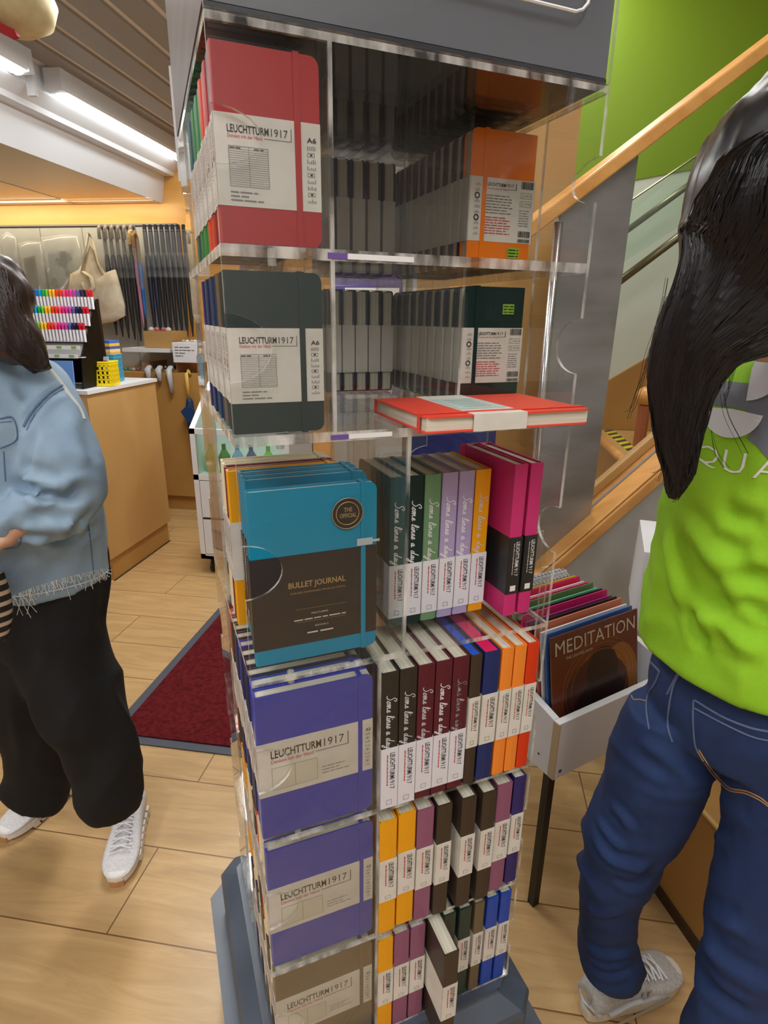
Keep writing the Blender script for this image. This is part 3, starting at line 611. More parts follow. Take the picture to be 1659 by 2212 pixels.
# fluorescent lamps
em = mat('tube_glow', (1, 1, 1), 0.4, emit=(0.93, 1.0, 0.98), es=9)
def lamp(y0, y1, lab):
    t = thing('fluorescent_lamp', lab, 'lamp', (-2.135, (y0 + y1) / 2, 2.56)); L_ = (y1 - y0) / 2
    h = MB(); h.prism([(-.045, -.035), (-.035, -.05), (.035, -.05), (.045, -.035), (.045, .04), (-.045, .04)], -L_, L_, 'y'); h.obj('housing', M['ceil_white'], t)
    g = MB(); 
    n = 14; g.prism([(.034 * cos(q * pi / 8), -.05 - .022 * sin(q * pi / 8)) for q in range(9)], -L_ + .06, L_ - .04, 'y'); d = g.obj('diffuser', em, t)
    r = MB(); 
    k = int((2 * L_) / .02)
    for i in range(k): yy = -L_ + .07 + i * (2 * L_ - .12) / k; r.tube([(.036 * cos(q * pi / 6), yy, -.05 - .0235 * sin(q * pi / 6)) for q in range(7)], .0012, 4, 0)
    r.obj('ribs', M['ceil_white'], d)
    for s_ in (-1, 1): c = MB(); c.box(-.047, min(s_ * (L_ + .004), s_ * (L_ - .03)), -.056, .047, max(s_ * (L_ + .004), s_ * (L_ - .03)), .041); c.obj('end_cap', M['ceil_white'], t)
lamp(3.10, 4.45, 'long white fluorescent lamp under slatted ceiling near the back wall')
lamp(1.55, 2.90, 'glowing fluorescent lamp at the left edge, nearer end of ceiling row')
b = MB(); b.box(-2.2, 2.985, 2.45, -2.16, 3.01, 2.55); tag(b.obj('lamp_bracket', M['ceil_white']), 'small white bracket between the two fluorescent lamps', 'bracket')
t = MB(); t.box(-1.0, 2.2, 2.585, -.90, 3.9, 2.60); lp = t.obj('ceiling_light', em); tag(lp, 'bright ceiling light strip right of the ceiling slats', 'lamp')
# hanging paper ornament
t = thing('hanging_ornament', 'pale yellow round ornament with red tag hanging below ceiling', 'ornament', tuple(py(28, 2, 1.9)))
s = MB(); s.lathe([(.0, -.085), (.05, -.078), (.10, -.05), (.118, 0), (.10, .05), (.05, .078), (0, .085)], 28); s.obj('body', noisy(mat('pale_yellow', srgb(232, 220, 176), .7), srgb(214, 198, 150), (20, 20, 20)), t, smooth=True)
s = MB(); s.prism([(-.05, -.072), (-.035, -.064), (.045, -.1), (.05, -.115), (.03, -.12), (-.035, -.09)], -.075, -.06, 'y'); s.obj('red_tag', mat('tag_red', srgb(190, 34, 40), .5), t)
s = MB(); s.tube([(0, 0, .08), (0, 0, .62)], .002, 6); s.obj('cord', M['greyink'], t)

# back wall dressing
b = MB(); b.box(-4.5, 4.53, 1.05, -2.27, 4.549, 2.105)
for i in range(7): b.box(-4.5 + .36 * i, 4.528, 1.05, -4.495 + .36 * i, 4.531, 2.1, 1)
b.box(-4.5, 4.515, 2.10, -2.27, 4.549, 2.112, 1); struct(b.obj('wall_panel', [noisy(mat('slatwall', srgb(168, 168, 162), .5), srgb(150, 150, 146), (3, 3, 3)), M['greyink']]))
# wall counter
t = thing('wall_counter', 'low tan wooden counter running along the back wall', 'counter', (0, 0, 0))
b = MB(); b.box(-4.3, 4.03, .12, -1.5, 4.52, 1.055); b.obj('cabinet', M['tan_dark'], t); b = MB(); b.box(-4.3, 4.06, 0, -1.5, 4.5, .12); b.obj('plinth', M['tan_dark'], t)
# front counter
t = thing('sales_counter', 'tan wooden counter with white top beside the woman in denim', 'counter', (0, 0, 0))
b = MB(); b.box(-4.0, 2.745, .14, -1.955, 3.42, 1.06); b.obj('cabinet', M['tan_wood'], t)
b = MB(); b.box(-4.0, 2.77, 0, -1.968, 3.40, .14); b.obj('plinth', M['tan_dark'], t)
b = MB(); b.box(-4.0, 2.74, 1.061, -1.945, 3.43, 1.08); b.obj('worktop', M['white'], t)
b = MB(); b.prism([(-1.967, 2.76), (-1.962, 2.76), (-1.962, 3.41), (-1.967, 3.41)], 0, .004, 'z'); b.obj('foot_line', M['black_metal'], t)
# marker display on the counter
tx, ty = -2.10, 2.86
md = thing('marker_display', 'black tiered display stand full of coloured marker pens', 'display stand', (0, 0, 0))
blk = mat('black_acrylic', srgb(12, 11, 12), .5, 0, .15)
# side panel: profile in y/z
A = pz(175, 838, 1.083); B_ = pz(238, 830, 1.083); 
yA, yB = 2.80, 3.12
xs = -2.12
P1 = py(180, 838, 2.80); P2 = py(237, 828, 3.08); P3 = py(212, 646, 2.94); P4 = py(176, 770, 2.79)
ux = (P2 - P1).normalized(); nx = Vector((-ux.y, ux.x, 0)).normalized()
def quad_slab(mb, pts, th, nrm, mi=0):
    a = [Vector(q) for q in pts]; c = [q + nrm * th for q in a]; n = len(a)
    mb.add(a + c, [tuple(range(n)), tuple(range(n, 2 * n))[::-1]] + [(i, i + n, (i + 1) % n + n, (i + 1) % n) for i in range(n)], mi)
P1.z = P2.z = 1.082
b = MB(); quad_slab(b, [P1, P2, P3, py(206, 646, 2.90), P4], .006, nx); b.obj('side_panel', blk, md)
L0 = nx * 1.0
W_ = .335; rows = [(0.985, 'm')]
slopeA, slopeB = P4, Vector(py(206, 646, 2.90)); dirS = slopeB - slopeA
b = MB(); back = [P2 + Vector((0, 0, 0)), P3, P3 + nx * W_, P2 + nx * W_]; quad_slab(b, back, .004, ux); b.obj('back_panel', blk, md)
b = MB(); quad_slab(b, [slopeA, slopeB, slopeB + nx * W_, slopeA + nx * W_], .004, Vector((ux.x, ux.y, 0)) * 1); b.obj('sloped_panel', mat('grey_acrylic', srgb(160, 158, 160), .3), md)
HUES = [(20, 70, 190), (10, 120, 210), (10, 160, 210), (20, 170, 90), (110, 200, 50), (250, 190, 40), (250, 120, 20), (240, 60, 30), (240, 80, 130), (235, 40, 110), (210, 60, 170), (130, 80, 180), (90, 100, 160), (30, 30, 90), (20, 20, 40), (200, 20, 40)]
SW = (noisy, )
cols_ = {}
for k in range(4):
    f = (.99, .70, .42, .16)[k]
    base = slopeA + dirS * f - ux * .012
    b = MB(); quad_slab(b, [base - ux * .02 - Vector((0, 0, .052)), base + ux * .02 - Vector((0, 0, .052)), base + ux * .02 - Vector((0, 0, .048)), base - ux * .02 - Vector((0, 0, .048))], W_, nx); b.obj('ledge', M['white'] if k == 3 else blk, md)
    if k == 3: continue
    n = 18
    for i in range(n):
        c = base + nx * (.010 + i * .0178); hue = HUES[15 - int(i * len(HUES) / n)]
        if i % 6 == 5: hue = HUES[max(0, 14 - int(i * len(HUES) / n))]
        key = ('mk', hue)
        if key not in cols_:
            cm = cmat(hue[::1], .35, 'cap'); a = MB(); a.lathe([(.0, .0), (.0068, 0), (.0072, .03), (.006, .034), (0, .034)], 8); a2 = MB(); a2.lathe([(0, -.062), (.0062, -.062), (.0066, 0), (0, 0)], 8)
            cols_[key] = (a.mesh('cap', [cm]), a2.mesh('barrel', [M['paper_white']]))
        r_ = thing('marker', '%s marker pen in the %s row of the black display, %s quarter from the left' % ('coloured', ('top', 'middle', 'lower')[k], ('far', 'second', 'third', 'near')[min(3, (n - 1 - i) * 4 // n)]), 'pen', tuple(c + Vector((0, 0, .012))), 0, 'marker pens in the %s display row' % ('top', 'middle', 'lower')[k])
        hn = {0: 'blue', 1: 'blue', 2: 'cyan', 3: 'green', 4: 'light green', 5: 'yellow', 6: 'orange', 7: 'red', 8: 'pink', 9: 'magenta', 10: 'purple', 11: 'violet', 12: 'slate', 13: 'navy', 14: 'black', 15: 'crimson'}[HUES.index(hue)]
        r_['label'] = '%s-capped marker pen in the %s row of the black display stand' % (hn, ('top', 'middle', 'lower')[k])
        inst(cols_[key][0], 'cap', r_); inst(cols_[key][1], 'barrel', r_)
# price strips under the rows
b = MB()
for k, f in enumerate((.17, .02)):
    base = slopeA + dirS * f - ux * .035; quad_slab(b, [base - Vector((0, 0, .014)), base + Vector((0, 0, .006)), base + nx * W_ + Vector((0, 0, .006)), base + nx * W_ - Vector((0, 0, .014))], .002, -ux)
b.obj('price_rail', M['white'], md)
b = MB()
for k, f in enumerate((.17, .02)):
    for i in range(4):
        base = slopeA + dirS * f - ux * .038 + nx * (.02 + i * .075); quad_slab(b, [base - Vector((0, 0, .008)), base + Vector((0, 0, .003)), base + nx * .025 + Vector((0, 0, .003)), base + nx * .025 - Vector((0, 0, .008))], .001, -ux)
b.obj('price_tag', cmat((120, 176, 90), .6, 'tag'), md)
# blue board below the display front
b = MB(); Q = slopeA + dirS * 0 - ux * .05; quad_slab(b, [Q + Vector((0, 0, -.02)) + nx * .02, Q + nx * .33 + Vector((0, 0, -.02)), Q + nx * .33 - Vector((0, 0, .42)), Q + nx * .02 - Vector((0, 0, .42)) - ux * .04], .01, -ux)
tag(b.obj('blue_board', cmat((96, 140, 210), .5, 'board')), 'light blue board leaning on the counter front below marker display', 'board')
# baskets
def basket(name, lab, c, sx, sy, h, col, yaw, holes):
    t = thing(name, lab, 'basket', c, radians(yaw)); w_ = MB(); m = cmat(col, .35, 'plastic'); th = .004
    for s_ in (-1, 1):
        for ax in (0, 1):
            n = holes if ax == 0 else holes
            L_ = sx if ax == 0 else sy
            if ax == 0: put = lambda a0, z0, a1, z1: w_.box(a0, s_ * sy / 2 - th / 2, z0, a1, s_ * sy / 2 + th / 2, z1)
            else: put = lambda a0, z0, a1, z1: w_.box(s_ * sx / 2 - th / 2, a0, z0, s_ * sx / 2 + th / 2, a1, z1)
            put(-L_ / 2, 0, L_ / 2, h * .12); put(-L_ / 2, h * .88, L_ / 2, h)
            for r in range(4): put(-L_ / 2, h * (.12 + .19 * (r + 1) - .06), L_ / 2, h * (.12 + .19 * (r + 1)))
            for i in range(n + 1): xx = -L_ / 2 + L_ * i / n; put(max(xx - L_ * .05, -L_ / 2), h * .1, min(xx + L_ * .05, L_ / 2), h * .9)
    w_.box(-sx / 2, -sy / 2, 0, sx / 2, sy / 2, .004); w_.obj('tub', m, t)
    r = MB(); r.tube([(sx / 2, sy / 2, h), (-sx / 2, sy / 2, h), (-sx / 2, -sy / 2, h), (sx / 2, -sy / 2, h)], .006, 6, 0, True); r.obj('rim', m, t)
    return t
basket('plastic_basket', 'yellow plastic basket standing on the white counter top', (-2.015, 3.00, 1.082), .12, .12, .125, (250, 222, 20), 10, 5)
basket('plastic_basket', 'turquoise plastic basket between black display and yellow basket', tuple(Vector((py(243, 800, 3.2).x, 3.2, 1.082))), .075, .12, .15, (60, 160, 196), 10, 5)
for i, c in enumerate([(240, 170, 80), (236, 214, 150), (80, 90, 160), (240, 190, 60), (70, 110, 190)]):
    b = MB(); bx_ = py(243, 800, 3.2).x; b.box(bx_ - .034 + .004 * (i % 2), 3.15, 1.233 + .0 + i * .016, bx_ + .034, 3.25, 1.249 + i * .016); tag(b.obj('notepad', cmat(c, .5, 'pad')), '%s pad, %s from the bottom of stack in turquoise basket' % (['amber', 'cream', 'dark blue', 'yellow', 'blue'][i], ORD[i]), 'notepad', 'pads stacked in the turquoise basket')
b = MB(); b.box(-2.06, 3.0, 1.16, -1.975, 3.004, 1.235); c_ = b.obj('price_card', M['white']); tag(c_, 'white price card with red writing in the yellow basket', 'card')
g = MB(); greek(g, -2.05, -1.985, 1.21, .008, 2.998, 0, 4); greek(g, -2.05, -1.985, 1.195, .008, 2.998, 0, 5); g.obj('card_print', M['redink'], c_)
# umbrellas on the wall
def umbrella(x, z1, z0, col, lab, hcol=(96, 90, 84), crook=True, y=4.40, r=.028, lean=.0, grp='umbrellas hanging on the back wall'):
    t = thing('umbrella', lab, 'umbrella', (x, y, z1), 0, grp); t.rotation_euler = (0, lean, 0); H = z1 - z0
    c = MB(); prof = [(.004, -H), (.008, -H + .05), (r * .62, -H + .09), (r * .85, -H + .3), (r, -.30), (r * .8, -.22), (r * .42, -.19)]
    c.lathe(prof[::1], 12); c.obj('canopy', noisy(mat('canopy', srgb(*col), .5), tuple(q * .55 for q in srgb(*col)), (30, 30, 5), (.3, .7)), t, smooth=True)
    h = MB()
    if crook: h.tube([(0, 0, -.20), (0, 0, -.05)] + [(0, -.03 + .03 * cos(q * pi / 6), -.05 + .045 * sin(q * pi / 6)) for q in range(7)] + [(0, -.06, -.10)], .0125, 8)
    else: h.lathe([(.0, 0), (.012, -.004), (.016, -.05), (.013, -.19), (0, -.2)][::-1], 10)
    h.obj('handle', cmat(hcol, .4, 'handle'), t)
    f = MB(); f.lathe([(.012, -.40), (r, -.36), (r * 1.02, -.20), (r * .8, -.04), (.004, 0)], 10); f.obj('plastic_sleeve', clear_mat('sleeve', (.9, .9, .92), 1, .15, .12) if 'sleeve' not in M else M['sleeve'], t)
M['sleeve'] = clear_mat('sleeve', (.9, .9, .92), 1, .15, .12, (.85, .86, .88))
for i in range(6):
    p = py(222 + i * 13.5, 487, 4.40); umbrella(p.x, p.z, 1.30 - .01 * i, (40, 38, 42), 'black umbrella with grey crook handle, %s from the left on wall' % ORD[i], (120, 116, 108), lean=0, r=.0205)
p = py(288, 492, 4.38); umbrella(p.x, p.z - .02, 1.36, (206, 130, 156), 'pink umbrella hanging on the back wall', (190, 160, 110), lean=0, y=4.37, r=.018, grp=None)
p = py(297, 498, 4.38); umbrella(p.x, p.z - .02, 1.42, (30, 110, 186), 'bright blue umbrella hanging beside the pink one', (150, 110, 60), lean=0, y=4.36, r=.018, grp=None)
for i in range(8):
    p = py(311 + i * 12.1, 484, 4.40); umbrella(p.x + .0, p.z, 1.30, (26, 28, 52) if i < 2 else (32, 32, 34), '%s umbrella with straight knob handle, %s from left in right group' % ('navy' if i < 2 else 'black', ORD[i]), (30, 32, 44), crook=False, lean=0, r=.0195)
# tote bag
t = thing('tote_bag', 'cream cotton tote bag hanging on the back wall', 'bag', (0, 0, 0)); Y = 4.34
def blob(pts, y0, th, name, m, par, puff=.03, smooth=True):
    """soft flat shape: outline in photo pixels lifted on plane y0, domed towards the viewer"""
    W2 = [py(a, c, y0) for a, c in pts]; cx = sum((q for q in W2), Vector()) / len(W2); mb = MB(); rings = 5; n = len(W2); vs = []
    for r in range(rings):
        f = 1 - r / rings; 
        for q in W2: v = cx + (q - cx) * f; v.y -= puff * (1 - f * f); vs.append(v)
    vs.append(cx - Vector((0, puff, 0))); fs = []
    for r in range(rings - 1):
        for j in range(n): fs.append((r * n + j, r * n + (j + 1) % n, (r + 1) * n + (j + 1) % n, (r + 1) * n + j))
    for j in range(n): fs.append(((rings - 1) * n + j, (rings - 1) * n + (j + 1) % n, rings * n))
    k = len(vs); vs += [q + Vector((0, th, 0)) for q in W2]; fs.append(tuple(range(k, k + n))[::-1]); fs += [(j, k + j, k + (j + 1) % n, (j + 1) % n) for j in range(n)]
    mb.add(vs, fs); return mb.obj(name, m, par, smooth=smooth)
cotton = noisy(mat('cotton', srgb(224, 212, 188), .9), srgb(206, 190, 162), (14, 14, 14), bump=.4, bscale=60)
blob([(146, 640), (152, 592), (170, 582), (182, 560), (194, 530), (205, 548), (214, 572), (225, 590), (247, 582), (256, 612), (268, 660), (269, 682), (246, 695), (215, 700), (180, 690), (160, 680)], Y, .02, 'body', cotton, t, .05)
b = MB(); b.tube([py(176, 590, Y - .02), py(184, 545, Y - .01), py(192, 503, Y - .01), py(200, 520, Y - .01), py(212, 570, Y - .02), py(222, 592, Y - .02)], .012, 8, flat=.5); b.obj('strap', cotton, t, smooth=True)
b = MB(); b.tube([py(180, 588, Y - .05), py(196, 598, Y - .08), py(202, 620, Y - .08), py(186, 638, Y - .07), py(178, 610, Y - .06)], .018, 8, flat=.5); b.obj('tied_scarf', cotton, t, smooth=True)
# film-wrapped bags
plast = clear_mat('poly_bag', (.9, .91, .9), 1.0, .12, .22, (.86, .87, .85))
for i, (pts, lab, ic, ipts) in enumerate((
    ([(0, 510), (14, 500), (34, 512), (38, 560), (48, 620), (52, 650), (0, 650)], 'crumpled clear bag at the left edge of the back wall', (150, 120, 100), [(0, 560), (18, 556), (22, 600), (0, 604)]),
    ([(38, 526), (58, 520), (88, 522), (96, 580), (104, 640), (62, 640), (48, 590)], 'clear bag holding a brown picture, second from left on wall', (132, 92, 54), [(50, 558), (74, 552), (84, 626), (60, 630)]),
    ([(88, 512), (130, 506), (168, 508), (176, 560), (180, 600), (150, 636), (104, 634), (96, 570)], 'large clear bag with pale landscape print left of tote bag', (196, 204, 206), [(102, 545), (156, 540), (152, 616), (112, 622)]))):
    t = thing('wrapped_bag', lab, 'bag', (0, 0, 0), group=None)
    blob(ipts, 4.43, .01, 'print', noisy(mat('print', srgb(*ic), .6), srgb(90, 96, 60) if i else srgb(230, 220, 210), (9, 9, 9), (.5, .6)), t, .005); blob(pts, 4.40, .02, 'film', plast, t, .03)
# shelf with boxes at right of wall
b = MB(); p = py(296, 752, 4.3); b.box(p.x, 4.1, 1.195, -2.2, 4.5, 1.222); tag(b.obj('wall_shelf', M['white']), 'short white shelf above the wall counter', 'shelf')
b = MB(); p0 = py(313, 750, 4.15); p1 = py(371, 722, 4.15); b.box(p0.x, 4.15, 1.223, p1.x, 4.4, 1.223 + .12); o = tag(b.obj('cardboard_box', cmat((176, 138, 84), .7, 'card')), 'open brown cardboard box on the short white shelf', 'box')
b = MB(); p0 = py(373, 765, 4.05); p1 = py(426, 730, 4.05); b.box(p0.x, 4.05, 1.13, p1.x, 4.35, 1.27); wb = tag(b.obj('cardboard_box', M['white'], bevel=.003), 'white cardboard box with small print right of the brown box', 'box')
g = MB(); 
for i in range(4): greek(g, p0.x + .02, p0.x + (.14, .17, .1, .08)[i], 1.235 - i * .02, .008, 4.048, 0, i)
g.obj('box_print', M['ink'], wb)
b = MB(); b.box(-2.42, 4.1, 1.057, p0.x - .01, 4.45, 1.07); b.box(p0.x - .01, 4.1, 1.057, p0.x, 4.45, 1.19); b.box(-2.43, 4.1, 1.057, -2.42, 4.45, 1.12); 
tag(b.obj('storage_tray', cmat((150, 112, 84), .6, 'tray')), 'brown tray on the wall counter below the shelf', 'tray')
r = random.Random(4)
def bags(n, x0, x1, y, z, colr, lab, grp, s=.03, name='packet'):
    for i in range(n):
        xx = x0 + (x1 - x0) * (i + .5) / n; m = MB(); a = min(s * r.uniform(.8, 1.1), (x1 - x0) / n * .47)
        m.lathe([(0, 0), (a * .9, .002), (a, a * .5), (a * .8, a * 1.0), (a * .3, a * 1.3), (0, a * 1.25)], 9, 0, T(xx, y + r.uniform(-.01, .01), z) @ RZ(r.uniform(0, 90)))
        c = r.choice(colr); tag(m.obj(name, cmat(c, .25, 'packet')), '%s' % (lab % ORD[i]), 'packet', grp)
bags(4, -2.40, -2.22, 4.2, 1.344, [(150, 180, 184), (200, 190, 190), (170, 90, 96), (110, 160, 160)], 'small glossy packet on brown box, %s from the left', 'packets on the brown box', .032)
bags(5, -2.12, -1.98, 4.15, 1.271, [(190, 196, 190), (160, 170, 164), (210, 210, 206)], 'pale packet on the white box, %s from the left', 'packets on the white box', .026)
bags(6, -2.40, -2.16, 4.2, 1.072, [(34, 36, 48), (48, 50, 60), (26, 26, 30)], 'dark shiny packet in the brown tray, %s from the left', 'dark packets in the tray', .042)
bags(5, -2.11, -1.98, 4.12, 1.056, [(34, 36, 48), (48, 44, 50), (60, 60, 64)], 'dark packet below the white box, %s from the left', 'dark packets below the white box', .034)
bags(5, -2.62, -2.44, 4.15, 1.056, [(160, 150, 140), (130, 60, 70), (60, 120, 100), (200, 196, 190)], 'folded cloth packet on wall counter, %s from the left', 'cloth packets on the wall counter', .045)
# hooks of plastic tape over the wall counter edge
for i, xp in enumerate((320, 343, 366)):
    p = py(xp, 800, 4.0); c = MB(); hl = (.06, .06, .14)[i]; c.tube([(p.x, 4.06, 1.07), (p.x, 4.02, 1.10), (p.x, 3.99, 1.08), (p.x + .01, 3.985, 1.06 - hl)], [.012, .022, .024, .014], 8, flat=.5)
    tag(c.obj('wrapped_umbrella', M['sleeve'] if 0 else cmat((176, 178, 182), .25, 'wrap'), smooth=True), 'film-wrapped grey umbrella handle hooked on counter, %s from left' % ORD[i], 'umbrella', 'wrapped handles hooked on the wall counter')
t = thing('umbrella', 'closed navy umbrella with yellow wooden handle hanging at counter', 'umbrella', tuple(py(403, 812, 3.97)))
b = MB(); b.tube([(0, .06, -.0), (0, .03, .035), (0, 0, .02), (0, 0, -.16)], .011, 10); b.obj('handle', cmat((214, 176, 88), .4, 'handle'), t, smooth=True)
b = MB(); b.tube([(0, 0, -.16), (.006, 0, -.18), (.0, 0, -.24), (.01, 0, -.5), (.012, 0, -.68)], [.018, .024, .032, .028, .010], 12); b.obj('canopy', cmat((34, 52, 86), .55, 'cloth'), t, smooth=True)
b = MB(); b.prism([(-.055, -.25), (.0, -.205), (.05, -.235), (.03, -.33), (-.01, -.33)], -.034, -.022, 'y'); b.obj('loose_flap', cmat((30, 62, 110), .55, 'cloth'), t)
# white trolley display
t = thing('display_trolley', 'white wheeled display trolley with glass front and drawers', 'trolley', (0, 0, 0))
x0, x1, y0, y1 = -1.512, -.95, 2.94, 3.42; zb = .10
b = MB()
for xa in (x0, x1 - .03):
    b.prism([(y0, zb), (y1, zb), (y1, 1.22), (y1 - .03, 1.22), (y0, .87)], xa, xa + .03, 'x')
b.box(x0, y0, zb, x1, y0 + .02, zb + .03); b.box(x0, y1 - .02, zb, x1, y1, 1.22); b.box(x0, y0, .58, x1, y1, .61); b.box(x0, y0, .84, x1, y0 + .02, .87); b.box(x0, y0, zb, x1, y1, zb + .02); b.obj('frame', M['white'], t)
for i, (za, zc) in enumerate(((.135, .345), (.36, .575))):
    b = MB(); b.box(x0 + .035, y0 - .003, za, x1 - .035, y0 + .012, zc); b.obj('drawer', M['white'], t); b = MB(); b.box(x0 + .03, y0 + .012, za - .006, x1 - .03, y0 + .016, zc + .006); b.obj('drawer_gap', M['black_metal'], t)
b = MB(); b.box(x0 + .03, y0 + .004, .61, x1 - .03, y0 + .008, .84); b.obj('window', M['glass'], t)
b = MB(); quad_slab(b, [(x0 + .03, y0 + .01, .872), (x1 - .03, y0 + .01, .872), (x1 - .03, y1 - .03, 1.215), (x0 + .03, y1 - .03, 1.215)], .004, Vector((0, .5, -.8))); b.obj('glass_lid', M['glass'], t)
for xa in (x0 + .05, x1 - .05):
    for ya in (y0 + .05, y1 - .05):
        b = MB(); b.lathe([(0, -.011), (.03, -.011), (.036, -.006), (.036, .006), (.03, .011), (0, .011)], 16, 0, T(xa, ya, .037) @ RY(90)); b.box(xa - .012, ya - .01, .05, xa + .012, ya + .01, .10); b.obj('castor', M['black_metal'], t)
for i, (c, xa) in enumerate((((110, 200, 70), -1.44), ((60, 130, 60), -1.36), ((120, 170, 220), -1.28), ((70, 80, 140), -1.2), ((120, 200, 90), -1.1))):
    b = MB(); b.lathe([(0, 0), (.03, 0), (.034, .09), (.012, .13), (.012, .16), (0, .16)], 12, 0, T(xa, y0 + .09, .612)); tag(b.obj('bottle', cmat(c, .3, 'bottle'), smooth=False), '%s bottle inside the white trolley, %s from the left' % (['lime green', 'dark green', 'pale blue', 'indigo', 'light green'][i], ORD[i]), 'bottle', 'bottles inside the white trolley')
# red mat
t = thing('floor_mat', 'dark red carpet mat with grey rubber edging on wood floor', 'mat', (0, 0, 0))
b = MB(); b.box(-1.20, 1.575, .003, -.34, 4.0, .011); b.obj('carpet', M['carpet'], t)
b = MB(); b.prism([(-1.24, 1.54), (-.30, 1.54), (-.30, 4.04), (-1.24, 4.04)], .0008, .0055, 'z'); b.obj('rubber_edge', M['rubber'], t, bevel=.002)
# white card hanging left of rack, behind
b = MB(); b.prism([(0, 0), (.11, .02), (.11, .30), (0, .30)], 0, .004, 'y'); p = py(386, 392, 1.9); o = b.obj('hanging_sign', M['white'], mx=T(p.x, p.y, p.z)); tag(o, 'plain white sign card hanging behind the rack top left', 'sign')
b = MB(); b.tube([p + Vector((.05, 0, .3)), p + Vector((.05, 0, 1.0))], .001, 4); b.obj('string', M['greyink'], o, mx=o.matrix_world.inverted())

# ------------------------------------------------------------------ right side: stair
SD = Vector((1, .61, 0)); SDn = SD.normalized(); SN = Vector((SDn.y, -SDn.x, 0))      # SN points to the camera side
O = Vector((.18, 2.0, 0))
def stair_pt(s, z, off=0): return O + SD * s + SN * off + Vector((0, 0, z))
def sloped_bar(name, s0, s1, z0, slope, h, th, off, m, par=None):
    b = MB(); pts = []
    for (s, hh) in ((s0, 0), (s1, 0), (s1, h), (s0, h)):
        pts.append(stair_pt(s, z0 + slope * (s - s0) + hh, off))
    quad_slab(b, pts, th, -SN); return b.obj(name, m, par, bevel=.006)
st = thing('stair_balustrade', 'wooden stair balustrade with steel panel rising to the right', 'balustrade', (0, 0, 0))
sloped_bar('handrail', -.25, 1.9, 1.720 - .25 * .80, .80, .052, .06, .03, M['rail_wood'], st)
rb_ = MB(); s1_, s2_ = .062, .300
quad_slab(rb_, [stair_pt(s1_, .53), stair_pt(s2_, .73), stair_pt(s2_, 1.725 + s2_ * .80), stair_pt(s1_, 1.725 + s1_ * .8)], .03, -SN); rb_.obj('steel_panel', M['metal'], st, bevel=.002)
rb_ = MB(); rb_.tube([stair_pt(s1_ + .0, .50, .0), stair_pt(s1_ - .005, 1.74, .0)], .014, 12); rb_.obj('edge_tube', M['chrome'], st, smooth=True)
sloped_bar('stringer_cap', -.30, 1.9, .647 - .80 * (.165 + .30) - .012, .80, .012, .16, .06, M['rail_wood'], st)
sloped_bar('stringer_face', -.30, 1.9, .647 - .80 * (.165 + .30) - .075, .80, .06, .02, .065, M['rail_wood'], st)
sloped_bar('steel_strip', -.30, 1.9, .647 - .80 * (.165 + .30) + .001, .80, .004, .012, -.02, M['greyink'], st)
sloped_bar('inner_stringer', -.30, 1.9, .647 - .80 * (.165 + .30) + .001, .80, .05, .03, -.055, M['tan_wood'], st)
b = MB(); quad_slab(b, [stair_pt(-.30, 0, .03), stair_pt(1.9, 0, .03), stair_pt(1.9, .647 + .8 * 1.735 - .08, .03), stair_pt(-.3, .647 - .8 * .465 - .08, .03)], .06, -SN); struct(b.obj('wall_stair', M['wall_grey']))
# landing behind
t = thing('stair_landing', 'tan stair landing step with rounded nosing and hazard tape', 'landing', (0, 0, 0))
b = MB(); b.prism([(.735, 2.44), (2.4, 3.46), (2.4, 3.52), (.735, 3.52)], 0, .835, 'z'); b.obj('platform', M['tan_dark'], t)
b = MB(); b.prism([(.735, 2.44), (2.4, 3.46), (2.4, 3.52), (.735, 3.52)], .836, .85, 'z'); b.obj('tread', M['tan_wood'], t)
b = MB(); b.tube([(.735, 2.46, .826), (.735, 3.51, .826)], .026, 14); b.obj('nosing', M['rail_wood'], t, smooth=True)
hz = mat('hazard_tape', srgb(222, 200, 40), .5); nt = hz.node_tree; tc = nt.nodes.new('ShaderNodeTexCoord'); mp = nt.nodes.new('ShaderNodeMapping'); mp.inputs['Rotation'].default_value = (0, 0, radians(45)); wv = nt.nodes.new('ShaderNodeTexWave'); wv.inputs['Scale'].default_value = 4.4; wv.bands_direction = 'X'
rp = nt.nodes.new('ShaderNodeValToRGB'); rp.color_ramp.interpolation = 'CONSTANT'; rp.color_ramp.elements[1].position = .5; rp.color_ramp.elements[0].color = (*srgb(220, 196, 40), 1); rp.color_ramp.elements[1].color = (*srgb(60, 64, 62), 1)
nt.links.new(tc.outputs['Object'], mp.inputs[0]); nt.links.new(mp.outputs[0], wv.inputs[0]); nt.links.new(wv.outputs[0], rp.inputs[0]); nt.links.new(rp.outputs[0], nt.nodes['Principled BSDF'].inputs['Base Color'])
b = MB(); b.box(.775, 2.48, .8505, .835, 3.50, .8515); b.obj('hazard_tape', hz, t)
b = MB(); b.box(.32, 2.42, .0, .70, 3.5, .30); tag(b.obj('lower_step', M['tan_wood']), 'tan lower stair tread seen behind the steel panel', 'step')
for i, (c, yy) in enumerate((((240, 180, 30), 3.3), ((240, 180, 30), 3.05), ((200, 200, 200), 2.92), ((110, 160, 200), 2.84), ((70, 120, 200), 2.74), ((220, 220, 220), 2.66))):
    b = MB(); b.box(.66, yy, .301, .70, yy + .03, .60 + .03 * (i % 2)); tag(b.obj('book', cmat(c, .4, 'spine')), '%s book standing below the taped step, %s from the back' % (['yellow', 'amber', 'grey', 'light blue', 'blue', 'white'][i], ORD[i]), 'book', 'books standing under the stair nosing')
